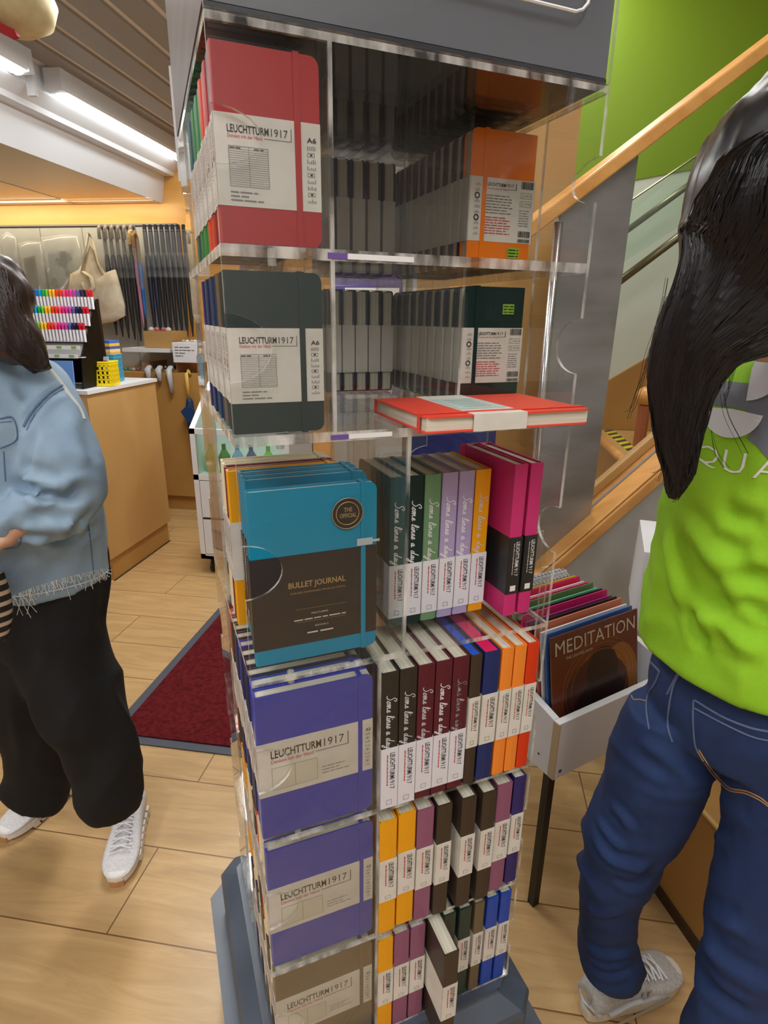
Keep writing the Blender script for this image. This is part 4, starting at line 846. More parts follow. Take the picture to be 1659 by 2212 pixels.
# walls behind the stair
b = MB(); b.prism([(.55, .852), (2.58, .852), (2.58, 2.35), (.55, .98)], 3.52, 3.55, 'y'); struct(b.obj('wall_panelling', M['tan_dark']))
b = MB(); b.prism([(.33, .0), (2.7, .0), (2.7, 2.45), (.33, 2.08)], 3.55, 3.60, 'y'); struct(b.obj('wall_stairwell', M['pale']))
b = MB(); b.prism([(.33, 2.08), (2.7, 2.45), (2.7, 3.4), (.33, 3.4)], 3.545, 3.60, 'y'); struct(b.obj('wall_lime', M['lime']))
b = MB(); b.box(2.6, 2.0, .85, 2.65, 3.6, 3.4); struct(b.obj('wall_stair_side', M['lime']))
# far handrails on the stairwell wall
hr = thing('wall_handrail', 'dark bronze double handrail rising along the pale stair wall', 'handrail', (0, 0, 0)); bz = mat('bronze', srgb(112, 108, 84), .25, .6)
for q, (a, c, rr, nm_) in enumerate((((1338, 608), (1620, 395), .020, 'lower_rail'), ((1338, 510), (1620, 303), .015, 'upper_rail'))):
    P = py(*a, 3.35); Q = py(*c, 3.30); b = MB(); b.tube([P + (P - Q) * .6, Q + (Q - P) * .5], rr, 12); b.obj(nm_, bz, hr, smooth=True)
P = py(1338, 450, 3.32); Q = py(1640, 245, 3.25); b = MB(); quad_slab(b, [P + (P - Q) * .6, Q + (Q - P) * .4, Q + (Q - P) * .4 - Vector((0, 0, .28)), P + (P - Q) * .6 - Vector((0, 0, .28))], .008, Vector((0, 1, 0))); b.obj('glass_panel', M['glass'], hr)
b = MB(); b.tube([P + (P - Q) * .6, Q + (Q - P) * .4], .005, 6); b.obj('glass_edge', bz, hr)
# newel post
p = py(1396, 856, 3.05); t = thing('newel_post', 'reddish newel post with round wooden knob on the landing', 'post', (p.x, 3.05, .852))
b = MB(); b.lathe([(.0, 0), (.03, 0), (.03, p.z - .852 - .045), (0, p.z - .852 - .045)], 10); b.obj('post', cmat((164, 100, 68), .5, 'post'), t); b = MB(); b.lathe([(.048 * sin(q * pi / 10), -.048 * cos(q * pi / 10)) for q in range(11)], 20, 0, T(0, 0, p.z - .852)); b.obj('knob', M['rail_wood'], t, smooth=True)
# wood clad column behind the rack
b = MB(); b.box(-.225, 2.32, 0, .308, 2.75, 3.4); struct(b.obj('column', M['tan_dark']))
# white column/board portion left of it
b = MB(); b.box(-.62, 2.6, 0, -.30, 2.9, 3.4); struct(b.obj('column_white', M['wall_grey']))
a0 = py(722, 690, 2.592); a1 = py(868, 618, 2.592); w0, w1, h0, h1 = a0.x, a1.x, a0.z, a1.z
t = thing('wall_sign', 'small purple sign with white header grid glimpsed through the second tier', 'sign', (0, 0, 0))
b = MB(); b.box(w0, 2.588, h0 - .06, w1, 2.598, h1); b.obj('board', cmat((92, 74, 150), .5, 'sign'), t); b = MB(); b.box(w0 + .05, 2.5865, h1 - .05, w1 - .01, 2.588, h1 - .008); b.obj('header_grid', M['white_ink'], t)
b = MB(); greek(b, w0 + .02, w0 + .12, h1 - .075, .014, 2.5868, 0, 3); greek(b, w0 + .02, w0 + .10, h1 - .10, .012, 2.5868, 0, 8); b.obj('sign_print', M['white_ink'], t)
# blue box and sign board glimpsed through the rack
p0 = py(888, 1010, 1.66); p1 = py(1072, 930, 1.66); b = MB(); b.box(p0.x, 1.66, .9, p1.x, 1.78, p1.z + .02); tag(b.obj('blue_box', cmat((38, 48, 110), .4, 'box')), 'dark blue box glimpsed behind the third tier of the rack', 'box')
b = MB(); b.box(p0.x - .03, 1.65, .86, p1.x + .01, 1.79, .899); b.box((p0.x + p1.x) / 2 - .02, 1.70, 0, (p0.x + p1.x) / 2 + .02, 1.74, .86); b.box(p0.x, 1.66, 0, p1.x, 1.78, .02); tag(b.obj('pedestal', M['wall_grey']), 'grey pedestal stand under the dark blue box', 'stand')
# crate of calendars
CRM = T(.241, 1.123, .435) @ RZ(38.6)
t = thing('display_crate', 'white sloped-side display crate on black legs holding calendars', 'crate', mx=CRM)
cw, cd = .44, .42
b = MB(); b.box(0, 0, 0, cw, .018, .157); b.obj('front_board', M['white'], t, bevel=.0015)
for xa in (0, cw - .018):
    b = MB(); b.prism([(.0181, 0), (cd, 0), (cd, .26), (.0181, .157)], xa, xa + .018, 'x'); b.obj('side_board', M['white'], t, bevel=.0015)
b = MB(); b.box(.018, cd - .018, 0, cw - .018, cd, .26); b.obj('back_board', M['white'], t)
b = MB(); b.box(.018, .018, 0, cw - .018, cd - .018, .015); b.obj('bottom_board', M['white'], t)
b = MB(); b.box(-.0008, -.0008, .003, .004, .0175, .155); b.obj('raw_edge', cmat((196, 172, 140), .8, 'chipboard'), t)
b = MB(); b.lathe([(0, 0), (.0045, 0), (.0045, .001), (0, .0012)], 12, 0, T(.02, -.0005, .02) @ RX(90)); b.lathe([(0, 0), (.003, 0), (.003, .001), (0, .001)], 12, 0, T(-.0005, .05, .04) @ RY(-90)); b.obj('screw', M['rubber'], t)
for (xa, ya) in ((.012, .02), (cw - .03, .02), (.012, cd - .03), (cw - .03, cd - .03)):
    b = MB(); b.box(xa, ya, -.435, xa + .020, ya + .020, -.001); b.obj('leg', M['black_metal'], t)
b = MB(); b.prism([(.02, .2), (.30, .2), (.30, .44), (.02, .44)], cd - .03, cd - .026, 'y', 0, 1); b.obj('clear_divider', AM, t)
b = MB(); b.box(-.002, .07, .157, .0005, .10, .46); 
b = MB(); b.prism([(-.0, .16), (.018, .16), (.018, .50), (.0, .50)], .10, .105, 'y', 0, 1); b.obj('clear_fin', AM, t)
# calendars: 30 cm, leaning back a little
lean = 10
def CP(i): return CRM @ T(.024, .024 + i * .0155, .034) @ RX(-lean)
cc = [(120, 60, 40), (60, 100, 170), (226, 226, 230), (206, 120, 90), (40, 40, 44), (150, 60, 120), (206, 40, 110), (40, 50, 48), (110, 200, 160), (100, 130, 80), (226, 60, 120), (240, 236, 240), (220, 40, 90), (240, 190, 60), (150, 150, 160), (220, 220, 226), (150, 160, 170), (230, 232, 236)]
cn = ['brown picture', 'blue', 'white', 'coral', 'black', 'purple', 'magenta', 'dark', 'mint green', 'olive', 'pink', 'white', 'crimson', 'yellow', 'spiral-bound grey', 'spiral-bound white', 'spiral-bound slate', 'white']
for i in range(18):
    s_ = MB(); hh = .300 - (i % 3) * .004 + (.004 if i > 0 else 0) + min(i, 6) * .0015; s_.box(0, 0, 0, .30, .0045, hh); 
    if i == 0:
        cal = thing('calendar', 'brown MEDITATION calendar with shadowy seated figure at crate front', 'calendar', mx=CP(0)); o = s_.obj('cover', noisy(noisy(mat('cal_art', srgb(96, 44, 30), .22), srgb(66, 26, 22), (9, 9, 9), (.35, .7), 6, dist=1.0), srgb(120, 60, 34), (5, 5, 5)), cal)
        a = MB(); R2 = lambda cx, cz, rx, rz, n=28: [(cx + rx * cos(2 * pi * q / n), cz + rz * sin(2 * pi * q / n)) for q in range(n)]
        def flat(mb, poly, y, mi): mb.add([(p_[0], y, p_[1]) for p_ in poly], [tuple(range(len(poly)))], mi)
        flat(a, R2(.23, .13, .068, .10), -.0004, 0)
        flat(a, R2(.15, .115, .115, .10), -.0005, 3)
        flat(a, R2(.17, .175, .055, .060), -.0006, 1)
        flat(a, [(.04, .03), (.06, .10), (.10, .14), (.17, .16), (.23, .15), (.26, .11), (.29, .05), (.28, .0), (.05, .0)], -.0007, 1); flat(a, R2(.14, .04, .09, .03), -.0008, 2)
        for q, rr in enumerate((.10, .118, .13)): a.tube([(.16 + rr * cos(z_ * pi / 18), -.0006, .14 + rr * .9 * sin(z_ * pi / 18)) for z_ in range(-3, 22)], .0006, 4, 0)
        a.obj('picture', [mat('amber_glow', srgb(150, 92, 36), .3), mat('dark_figure', srgb(40, 22, 20), .3), mat('ember', srgb(106, 30, 24), .3), mat('umber', srgb(74, 34, 26), .3)], o)
        g = MB(); put_text(g, 'MEDITATION', .012, .252, .276, .034, -.0012, 0.0, 0); put_text(g, 'THE LIGHTED PATH', .045, .236, .09, .007, -.0012, 0, 0); g.obj('title', M['gold'] if 0 else cmat((206, 188, 160), .5, 'title'), o)
    else:
        o = s_.obj('calendar', cmat(cc[i], .3, 'calendar'), mx=CP(i)); tag(o, '%s calendar in the white crate, %s from the front' % (cn[i], ORD[i]) if i < 13 else '%s calendar in the white crate, number %d behind the front one' % (cn[i], i), 'calendar', 'calendars standing in the white crate')
        if 14 <= i <= 16:
            g = MB()
            for q in range(22): g.tube([(.01 + q * .0132, .002 + .006 * cos(z_ * pi / 4), hh + .006 * sin(z_ * pi / 4)) for z_ in range(8)], .0009, 4, 0, True)
            g.obj('spiral_binding', M['white'], o)
# second white crate and low cupboard behind the person
b = MB(); p = py(1376, 1190, 1.62); CR2 = T(p.x + .02, 1.62, .0) @ RZ(-12)
t = thing('display_crate', 'second white crate behind the woman in green, screw in its side', 'crate', mx=CR2); b.box(0, 0, .575, .30, .3, p.z); b.obj('box', M['white'], t, bevel=.003); b = MB(); b.box(.02, .02, 0, .04, .04, .519); b.box(.30, .02, 0, .32, .04, .519); b.box(.02, .26, 0, .04, .28, .519); b.obj('leg', M['black_metal'], t)
b = MB(); b.lathe([(0, 0), (.005, 0), (.005, .0015), (0, .0015)], 12, 0, T(.022, -.0005, p.z - .035) @ RX(90)); b.obj('screw', M['rubber'], t)
ca = math.atan2(-.145, .053); u_ = Vector((.3435, -.939, 0)); n_ = Vector((.939, .3435, 0)); K = Vector((.547, 1.255, 0))
t = thing('low_cupboard', 'low tan cupboard with brass-edged top behind the legs in jeans', 'cupboard', (0, 0, 0))
b = MB(); quad_slab(b, [K + n_ * .02 - u_ * .05, K + n_ * .02 + u_ * 1.2, K + n_ * .02 + u_ * 1.2 + Vector((0, 0, .36)), K + n_ * .02 - u_ * .05 + Vector((0, 0, .36))], .5, n_); b.obj('lower_box', M['tan_dark'], t)
b = MB(); quad_slab(b, [K + n_ * .012 - u_ * .05, K + n_ * .012 + u_ * 1.2, K + n_ * .012 + u_ * 1.2 + Vector((0, 0, .03)), K + n_ * .012 - u_ * .05 + Vector((0, 0, .03))], .008, n_); b.obj('kick_strip', cmat((70, 50, 34), .6, 'kick'), t)
b = MB(); quad_slab(b, [K + n_ * .012 - u_ * .05 + Vector((0, 0, .357)), K + n_ * .012 + u_ * 1.2 + Vector((0, 0, .357)), K + n_ * .012 + u_ * 1.2 + Vector((0, 0, .363)), K + n_ * .012 - u_ * .05 + Vector((0, 0, .363))], .01, n_); b.obj('brass_edge', mat('brass', srgb(226, 190, 130), .3, .5), t)
b = MB(); quad_slab(b, [K + n_ * .10 + u_ * .12 + Vector((0, 0, .363)), K + n_ * .10 + u_ * 1.2 + Vector((0, 0, .363)), K + n_ * .10 + u_ * 1.2 + Vector((0, 0, .56)), K + n_ * .10 + u_ * .12 + Vector((0, 0, .56))], .4, n_); b.obj('upper_box', M['tan_dark'], t)
# ------------------------------------------------------------------ people
def ell(mb, c, t, wdir, hw, hd, n=22):
    """one elliptic ring around centre c, width axis wdir, depth axis = t x wdir"""
    dd = t.cross(wdir).normalized(); return [c + wdir * cos(2 * pi * j / n) * hw + dd * sin(2 * pi * j / n) * hd for j in range(n)]
def loft(mb, rings):
    n = len(rings[0]); b = len(mb.v)
    for r in rings: mb.v += [tuple(q) for q in r]
    for i in range(len(rings) - 1):
        for j in range(n): mb.f.append((b + i * n + j, b + i * n + (j + 1) % n, b + (i + 1) * n + (j + 1) % n, b + (i + 1) * n + j)); mb.m.append(0)
    mb.f.append(tuple(b + j for j in range(n))[::-1]); mb.m.append(0); mb.f.append(tuple(b + (len(rings) - 1) * n + j for j in range(n))); mb.m.append(0)
def cr_interp(P, k=4):
    out = []
    for i in range(len(P) - 1):
        p0, p1, p2, p3 = P[max(i - 1, 0)], P[i], P[i + 1], P[min(i + 2, len(P) - 1)]
        for s in range(k):
            t = s / k; out.append([0.5 * (2 * p1[a] + (p2[a] - p0[a]) * t + (2 * p0[a] - 5 * p1[a] + 4 * p2[a] - p3[a]) * t * t + (3 * p1[a] - p0[a] - 3 * p2[a] + p3[a]) * t ** 3) for a in range(len(p1))])
    out.append(list(P[-1])); return out
def limb_px(mb, P, ratio=.85, n=22, k=4):
    """P: (px, py, r, half-width px[, depth ratio])"""
    P = cr_interp([tuple(q) + ((ratio,) if len(q) == 4 else ()) for q in P], k)
    C_ = [pr(q[0], q[1], q[2]) for q in P]; rings = []
    for i, c in enumerate(C_):
        t = (C_[min(i + 1, len(C_) - 1)] - C_[max(i - 1, 0)]).normalized(); v = (c - CAM).normalized(); wd = t.cross(v).normalized(); hw = P[i][3] * dep(c) / FPX
        rings.append(ell(mb, c, t, wd, hw, hw * P[i][4], n))
    loft(mb, rings)
def limb(mb, P, n=14, k=4, ratio=1.0, wd0=None):
    """P: (x, y, z, radius)"""
    P = cr_interp(P, k); C_ = [Vector(q[:3]) for q in P]; rings = []; up = Vector(wd0) if wd0 else Vector((.3, .2, .9))
    for i, c in enumerate(C_):
        t = (C_[min(i + 1, len(C_) - 1)] - C_[max(i - 1, 0)]).normalized(); wd = t.cross(up).normalized(); rings.append(ell(mb, c, t, wd, P[i][3], P[i][3] * ratio, n))
    loft(mb, rings)
def remesh(mb, voxel=.006, smooth=6, disp=None):
    me = mb.mesh('tmp', []); o = bpy.data.objects.new('tmp', me); COL.objects.link(o)
    m = o.modifiers.new('r', 'REMESH'); m.mode = 'VOXEL'; m.voxel_size = voxel
    s = o.modifiers.new('s', 'SMOOTH'); s.iterations = smooth; s.factor = .5
    bpy.context.view_layer.update(); dg = bpy.context.evaluated_depsgraph_get(); out = bpy.data.meshes.new_from_object(o.evaluated_get(dg))
    bpy.data.objects.remove(o); bpy.data.meshes.remove(me)
    if disp:
        nr = [v.normal.copy() for v in out.vertices]
        for v, nn in zip(out.vertices, nr): v.co = v.co + nn * disp(v.co, nn)
    out.polygons.foreach_set('use_smooth', [True] * len(out.polygons)); out.update(); return out
def put(me, name, m, parent):
    me.name = name; me.materials.clear(); me.materials.append(m); o = bpy.data.objects.new(name, me); COL.objects.link(o); o.parent = parent; return o
def crease(me, lines):
    """press soft creases / raise ridges along strokes given on the picture: (points, amplitude, width)"""
    from mathutils.kdtree import KDTree
    tree = BVHTree.FromPolygons([v.co.copy() for v in me.vertices], [tuple(p.vertices) for p in me.polygons]); nr = [v.normal.copy() for v in me.vertices]; dd = [0.0] * len(me.vertices)
    for pts, amp, wd in lines:
        P = on_surface(tree, cr_interp(pts, 10), 0)
        if len(P) < 3: continue
        kd = KDTree(len(P))
        for i, q in enumerate(P): kd.insert(q, i)
        kd.balance(); n = len(P) - 1
        for i, v in enumerate(me.vertices):
            q, j, d = kd.find(v.co)
            if d < wd * 3: e = min(1, 4 * min(j, n - j) / n + .15); dd[i] += e * amp * (math.exp(-(d / wd) ** 2) - .45 * math.exp(-((d - wd * 1.8) / wd) ** 2))
    for v, n_, a in zip(me.vertices, nr, dd): v.co += n_ * a
    me.update()
def bvh(me): return BVHTree.FromPolygons([v.co.copy() for v in me.vertices], [tuple(p.vertices) for p in me.polygons])
def fold(v, S, ax, f1=9, f2=2.2, w=.35):
    """ridged, domain-warped cloth folds running along axis ax"""
    a = v.dot(ax); p = v - ax * a; q = Vector((p.x * f1, p.y * f1, p.z * f1)) + ax * (a * f2); wv = mnoise.noise(v * 5 + Vector((S, 0, 0))) * w
    n = mnoise.noise(q + Vector((S, wv, S)) + Vector((wv * 2,) * 3)); return 1 - 2 * abs(n) - .55
def on_surface(tree, pts, off=.0012):
    out = []
    for x, y in pts:
        d = ((x - 829.5) / FPX * CR - (y - 1106) / FPX * CU + F0).normalized(); h = tree.ray_cast(CAM, d)
        if h[0] is not None: out.append(h[0] - d * off)
    return out
def dense(pts, k=6):
    return cr_interp(pts, k)
def shoe_mesh(kind):
    """sneaker, toe to +y, heel at y=-.135; returns upper, sole"""
    U = MB(); prof = [(-.128, .030, .035, .075), (-.105, .037, .03, .098), (-.07, .038, .03, .095), (-.035, .039, .03, .082), (0, .042, .03, .072), (.035, .046, .028, .060), (.07, .047, .028, .050), (.10, .042, .028, .042), (.122, .030, .028, .034), (.132, .014, .028, .030)]
    rings = []
    for y, hw, z0, z1 in cr_interp(prof, 3):
        ring = []
        for j in range(20):
            a = 2 * pi * j / 20; cx = cos(a); sz = sin(a); ring.append(Vector((hw * (abs(cx) ** .75) * (1 if cx > 0 else -1), y, (z0 + z1) / 2 + (z1 - z0) / 2 * (abs(sz) ** .85) * (1 if sz > 0 else -1))))
        rings.append(ring)
    loft(U, rings); S = MB(); pl = []
    for i in range(36):
        a = 2 * pi * i / 36; y = .134 * sin(a); hw = .034 + .014 * max(0, min(1, (y + .05) / .12)) - (.0 if y < .1 else (y - .1) * .25); hw = min(hw, .050); x = cos(a); pl.append((hw * (abs(x) ** .6) * (1 if x > 0 else -1), y))
    S.prism(pl, .003, .036, 'z'); return U, S
def sneaker(par, loc, yaw, kind, lab):
    mx = T(*loc) @ RZ(yaw); U, S = shoe_mesh(kind)
    um = noisy(mat('mesh_upper_' + kind, srgb(218, 216, 218) if kind == 'white' else srgb(188, 186, 182), .7), srgb(208, 206, 210) if kind == 'white' else srgb(176, 172, 168), (160, 160, 160), (.45, .55)); sm = mat('sole_' + kind, srgb(232, 230, 226) if kind == 'white' else srgb(212, 204, 186), .6)
    s = bpy.data.objects.new('shoe', None); COL.objects.link(s); s.parent = par; s.matrix_local = mx; s['label'] = lab
    U.obj('upper', um, s, smooth=True); so = S.obj('sole', sm, s, bevel=.008, seg=3)
    g = MB(); 
    if kind == 'white':
        for sx in (-1, 1):
            for i in range(7):
                y = -.11 + i * .026; x = sx * (.036 + .012 * max(0, min(1, (y + .05) / .12))); g.prism([(y, .004), (y + .018, .004), (y + .022, .030), (y + .006, .033)], x - .004, x + .004, 'x')
        g.obj('sole_lug', sm, s); t = MB(); t.prism([(-.022, .118), (.022, .118), (.018, .133), (0, .137), (-.018, .133)], .0, .018, 'z'); t.obj('toe_guard', mat('gum', srgb(190, 140, 96), .6), s)
    else:
        for sx in (-1, 1):
            for dz in (.0, .006): g.tube([(sx * .046, -.09 + .02 * q, .014 + dz) for q in range(9)], .0012, 5)
        g.obj('sole_groove', mat('groove', srgb(180, 170, 150), .6), s)
        nn = MB()
        for sx in (-1, 1): nn.prism([(-.02, .042), (-.013, .042), (-.010, .064), (-.004, .042), (.003, .042), (.008, .074), (.001, .074), (-.002, .055), (-.008, .074), (-.015, .074)], sx * .0415, sx * .0435, 'x')
        nn.obj('side_emblem', M['chrome'], s); ht = MB(); ht.box(-.014, -.1345, .060, .014, -.126, .078); ht.obj('heel_tab', M['chrome'], s)
        for sx in (-1, 1): pass
        ov = MB(); ov.tube([(-.038, -.10, .05), (-.043, -.05, .062), (-.044, 0, .052), (-.048, .05, .042)], .006, 8, flat=.5); ov.tube([(.038, -.10, .05), (.043, -.05, .062), (.044, 0, .052), (.048, .05, .042)], .006, 8, flat=.5); ov.tube([(-.036, -.118, .05), (0, -.136, .055), (.036, -.118, .05)], .006, 8, flat=.5); ov.obj('overlay', mat('silver_suede', srgb(190, 190, 192), .5), s, smooth=True)
    l = MB()
    for i in range(6):
        y = -.035 + i * .019; z = .092 - (y + .035) * .33; w_ = .018 + .002 * i; l.tube([(-w_, y - .004, z - .004), (-w_ * .3, y, z + .004), (w_ * .3, y + .004, z + .004), (w_, y + .008, z - .004)], .0024, 6); l.tube([(w_, y - .004, z - .004), (0, y + .002, z + .005), (-w_, y + .008, z - .004)], .0024, 6)
    l.obj('lace', M['ceil_white'], s); tg = MB(); tg.prism([(-.017, -.075), (.017, -.075), (.015, .05), (-.015, .05)], 0, .006, 'z', mx=T(0, .01, .068) @ RX(-18)); tg.obj('tongue', um, s, bevel=.002)
    return s
def hand(mb, wrist, d, up, s=1.0, curl=.5):
    """palm + five separate fingers appended to mb"""
    d = d.normalized(); side = d.cross(up).normalized(); up = side.cross(d).normalized(); W = Vector(wrist)
    rings = []
    for t, hw, hd in ((-.02, .026, .02), (.02, .032, .017), (.05, .040, .016), (.08, .042, .014), (.095, .038, .012)): rings.append(ell(mb, W + d * t * s, d, side, hw * s, hd * s, 14))
    loft(mb, rings)
    for i, (o, L_) in enumerate(((-.031, .064), (-.0105, .074), (.0105, .069), (.030, .054))):
        p = W + d * .088 * s + side * o * s; a = 0; pts = [tuple(p - d * .02 * s) + (.0088 * s,)]; 
        for sgm in (.45, .3, .25): a += curl; dirn = (d * cos(a) - up * sin(a)).normalized(); p = p + dirn * L_ * sgm * s; pts.append(tuple(p) + ((.0084, .0078, .0068)[len(pts) - 1] * s,))
        limb(mb, pts, 10, 2)
    p = W + d * .03 * s - side * .03 * s; q1 = p + (d * .5 - side * .75 - up * .3).normalized() * .035 * s; q2 = q1 + (d * .9 - side * .2 - up * .4).normalized() * .03 * s
    limb(mb, [tuple(p) + (.012 * s,), tuple(q1) + (.0105 * s,), tuple(q2) + (.008 * s,)], 10, 2)
def head(mb, c, fwd, up, s=1.0):
    """head with brow, nose, lips, chin, ears"""
    fwd = fwd.normalized(); sd = fwd.cross(up).normalized(); up = sd.cross(fwd).normalized(); c = Vector(c); rings = []
    for t, hw, hd, off in ((-.125, .018, .020, .055), (-.112, .036, .036, .045), (-.085, .052, .062, .022), (-.05, .062, .082, .008), (-.01, .070, .094, 0), (.03, .074, .098, -.004), (.07, .068, .090, -.008), (.095, .050, .068, -.010), (.112, .022, .030, -.01)): rings.append(ell(mb, c + up * t * s + fwd * off * s, up, sd, hw * s, hd * s, 20))
    loft(mb, rings)
    P = lambda a, b_, d_: tuple(c + fwd * a * s + sd * b_ * s + up * d_ * s)
    limb(mb, [P(.088, 0, .022) + (.008,), P(.102, 0, -.01) + (.010,), P(.108, 0, -.028) + (.013,), P(.090, 0, -.036) + (.010,)], 10, 2)
    for e in (-1, 1):
        limb(mb, [P(-.01, e * .070, .02) + (.010,), P(-.014, e * .080, .0) + (.012,), P(-.004, e * .072, -.028) + (.008,)], 8, 2)
        limb(mb, [P(.080, e * .05, .030) + (.008,), P(.092, e * .02, .034) + (.010,)], 8, 1)
    limb(mb, [P(.084, -.022, -.062) + (.006,), P(.093, 0, -.060) + (.009,), P(.084, .022, -.062) + (.006,)], 8, 2)
    return lambda a, b_, d_: c + fwd * a * s + sd * b_ * s + up * d_ * s
SKIN = noisy(mat('skin', srgb(218, 170, 142), .5), srgb(204, 150, 122), (12, 12, 12))
def face_bits(P, par):
    e = MB(); 
    for s_ in (-1, 1): 
        c = P(.083, s_ * .032, .008); e.lathe([(.0105 * sin(q * pi / 8), -.0105 * cos(q * pi / 8)) for q in range(9)], 12, 0, T(*c))
    e.obj('eyes', M['white'], par, smooth=True); i = MB()
    for s_ in (-1, 1):
        c = P(.0905, s_ * .032, .008); i.lathe([(.005 * sin(q * pi / 6), -.005 * cos(q * pi / 6)) for q in range(7)], 10, 0, T(*c))
    i.obj('irises', cmat((50, 34, 26), .3, 'iris'), par); b = MB()
    b.tube([P(.0915, -.022, -.062), P(.1000, 0, -.060), P(.0915, .022, -.062)], .0045, 8); b.obj('lips', cmat((176, 90, 84), .5, 'lip'), par, smooth=True)
    for s_ in (-1, 1): pass

# ---- woman in green, seen from behind on the right
wg = thing('person', 'person with long black hair in lime green t-shirt and blue jeans, back turned', 'person', (.47, .82, 0))
wg.matrix_world = Matrix.Identity(4)
Fd = Vector((.50, .866, 0)).normalized(); Ld = Vector((Fd.y, -Fd.x, 0)); UP = Vector((0, 0, 1))      # facing, her right
BC = Vector((.475, .800, 0))
def tor(mb, rows, c=BC):
    rings = []
    for z, dx, dy, hw, hd in cr_interp(rows, 3): rings.append(ell(mb, c + Ld * dx + Fd * dy + UP * z, UP, Ld, hw, hd, 28))
    loft(mb, rings)
# shirt
sb = MB(); tor(sb, [(.972, .0, .01, .202, .150), (.985, .0, .01, .204, .152), (1.06, 0, .01, .200, .145), (1.14, 0, .0, .196, .137), (1.22, 0, -.01, .198, .134), (1.30, 0, -.015, .202, .130), (1.36, 0, -.01, .196, .115), (1.405, 0, 0, .150, .090), (1.435, 0, .01, .080, .065)])
for s_ in (-1, 1):
    A = BC + Ld * (.155 if s_ > 0 else -.125) + UP * 1.37; B = A + Ld * (.045 if s_ > 0 else .02) + Fd * .07 - UP * .10; C2 = B + Ld * (.0 if s_ > 0 else .03) + Fd * .08 - UP * .06
    limb(sb, [tuple(A) + (.062,), tuple(B) + (.068,), tuple(C2) + (.070,)], 16, 4)
fold_dirs = (Vector((.5, .3, -.8)).normalized(), Vector((-.6, .2, .76)).normalized())
def shirt_disp(v, n):
    low = max(0, min(1, (1.30 - v.z) / .22)); hemf = max(0, min(1, (v.z - .975) / .05))
    a = fold(v, 3.1, (Ld * .8 - UP * .6).normalized(), 7.5, 1.6); b = fold(v, 9.4, (Ld * .35 - UP * .94).normalized(), 8, 1.5)
    return (.016 * a + .012 * b) * (.35 + .65 * low) * (.35 + .65 * hemf)
sm_ = remesh(sb, .0065, 4, shirt_disp)
crease(sm_, [([(1475, 1110), (1520, 1180), (1580, 1260), (1630, 1310)], .010, .014), ([(1488, 1320), (1510, 1370), (1522, 1408)], -.010, .010), ([(1500, 1330), (1560, 1350), (1600, 1390), (1650, 1420)], .010, .013), ([(1440, 1150), (1450, 1230), (1470, 1310)], .008, .012), ([(1560, 1100), (1600, 1120), (1650, 1130)], -.009, .012), ([(1540, 1200), (1600, 1215), (1655, 1200)], .009, .013), ([(1590, 1290), (1640, 1320), (1655, 1345)], -.009, .010)])
shirtm = noisy(mat('lime_cotton', srgb(148, 204, 36), .85), srgb(138, 194, 30), (8, 8, 8), (.3, .7), bump=.25, bscale=500)
shirt = put(sm_, 'tshirt', shirtm, wg); st_ = bvh(sm_)
hm = MB(); 
# printed logo and letters, laid on the back of the shirt
def lay(mb, tree, origin, right, up_, back, off=.0016):
    """drop flat print (x, z) onto the cloth along -back"""
    ok = []
    for (x, y, z) in mb.v:
        p = origin + right * x + up_ * z + back * .35; h = tree.ray_cast(p, -back); ok.append(h[0] + back * off if h[0] is not None else p - back * .35)
    mb.v = [tuple(q) for q in ok]
def subdiv(mb, it=3):
    me = mb.mesh('t', []); bm = bmesh.new(); bm.from_mesh(me); bmesh.ops.triangulate(bm, faces=bm.faces)
    for _ in range(it): bmesh.ops.subdivide_edges(bm, edges=[e for e in bm.edges if e.calc_length() > .004], cuts=1); bmesh.ops.triangulate(bm, faces=bm.faces)
    o = MB(); bm.verts.ensure_lookup_table(); o.add([tuple(v.co) for v in bm.verts], [tuple(v.index for v in f.verts) for f in bm.faces]); o.m = [f.material_index for f in bm.faces]; bm.free(); bpy.data.meshes.remove(me); return o
lc = on_surface(st_, [(1600, 1000)])[0]
bk = (Vector((CAM.x, CAM.y, lc.z)) - lc).normalized(); bk = (bk * .8 - Fd * .5).normalized(); rt = UP.cross(bk).normalized()
tx_ = MB()
for i, ch in enumerate('QUA'): put_text(tx_, ch, -.054 + i * .0345, -.014, (.029, .024, .029)[i], .026, 0, -.012)
tx_ = subdiv(tx_, 2); lay(tx_, st_, lc, rt, UP, bk); tx_.obj('printed_letters', M['white_ink'], shirt)
lg = MB(); greyp = mat('logo_grey', srgb(112, 116, 126), .7)
def arcpoly(cx, cz, r0, r1, a0, a1, n=18):
    return [(cx + r1 * cos(radians(a0 + (a1 - a0) * q / n)), cz + r1 * sin(radians(a0 + (a1 - a0) * q / n))) for q in range(n + 1)] + [(cx + r0 * cos(radians(a1 - (a1 - a0) * q / n)), cz + r0 * sin(radians(a1 - (a1 - a0) * q / n))) for q in range(n + 1)]
def quads(mb, poly, n, mi):
    k = len(poly) // 2
    for q in range(k - 1): mb.add([(poly[q][0], 0, poly[q][1]), (poly[q + 1][0], 0, poly[q + 1][1]), (poly[2 * k - 2 - q][0], 0, poly[2 * k - 2 - q][1]), (poly[2 * k - 1 - q][0], 0, poly[2 * k - 1 - q][1])], [(0, 1, 2, 3)], mi)
quads(lg, arcpoly(-.012, .105, .0, .034, -85, 85), 18, 1); 
quads(lg, arcpoly(-.022, .060, .0, .034, -175, -5), 18, 1)
lg.add([(-.05, 0, .061), (.05, 0, .061), (.05, 0, .090), (-.05, 0, .090)], [(0, 1, 2, 3)], 0)
quads(lg, arcpoly(.085, .085, .045, .095, 100, 262), 18, 0)
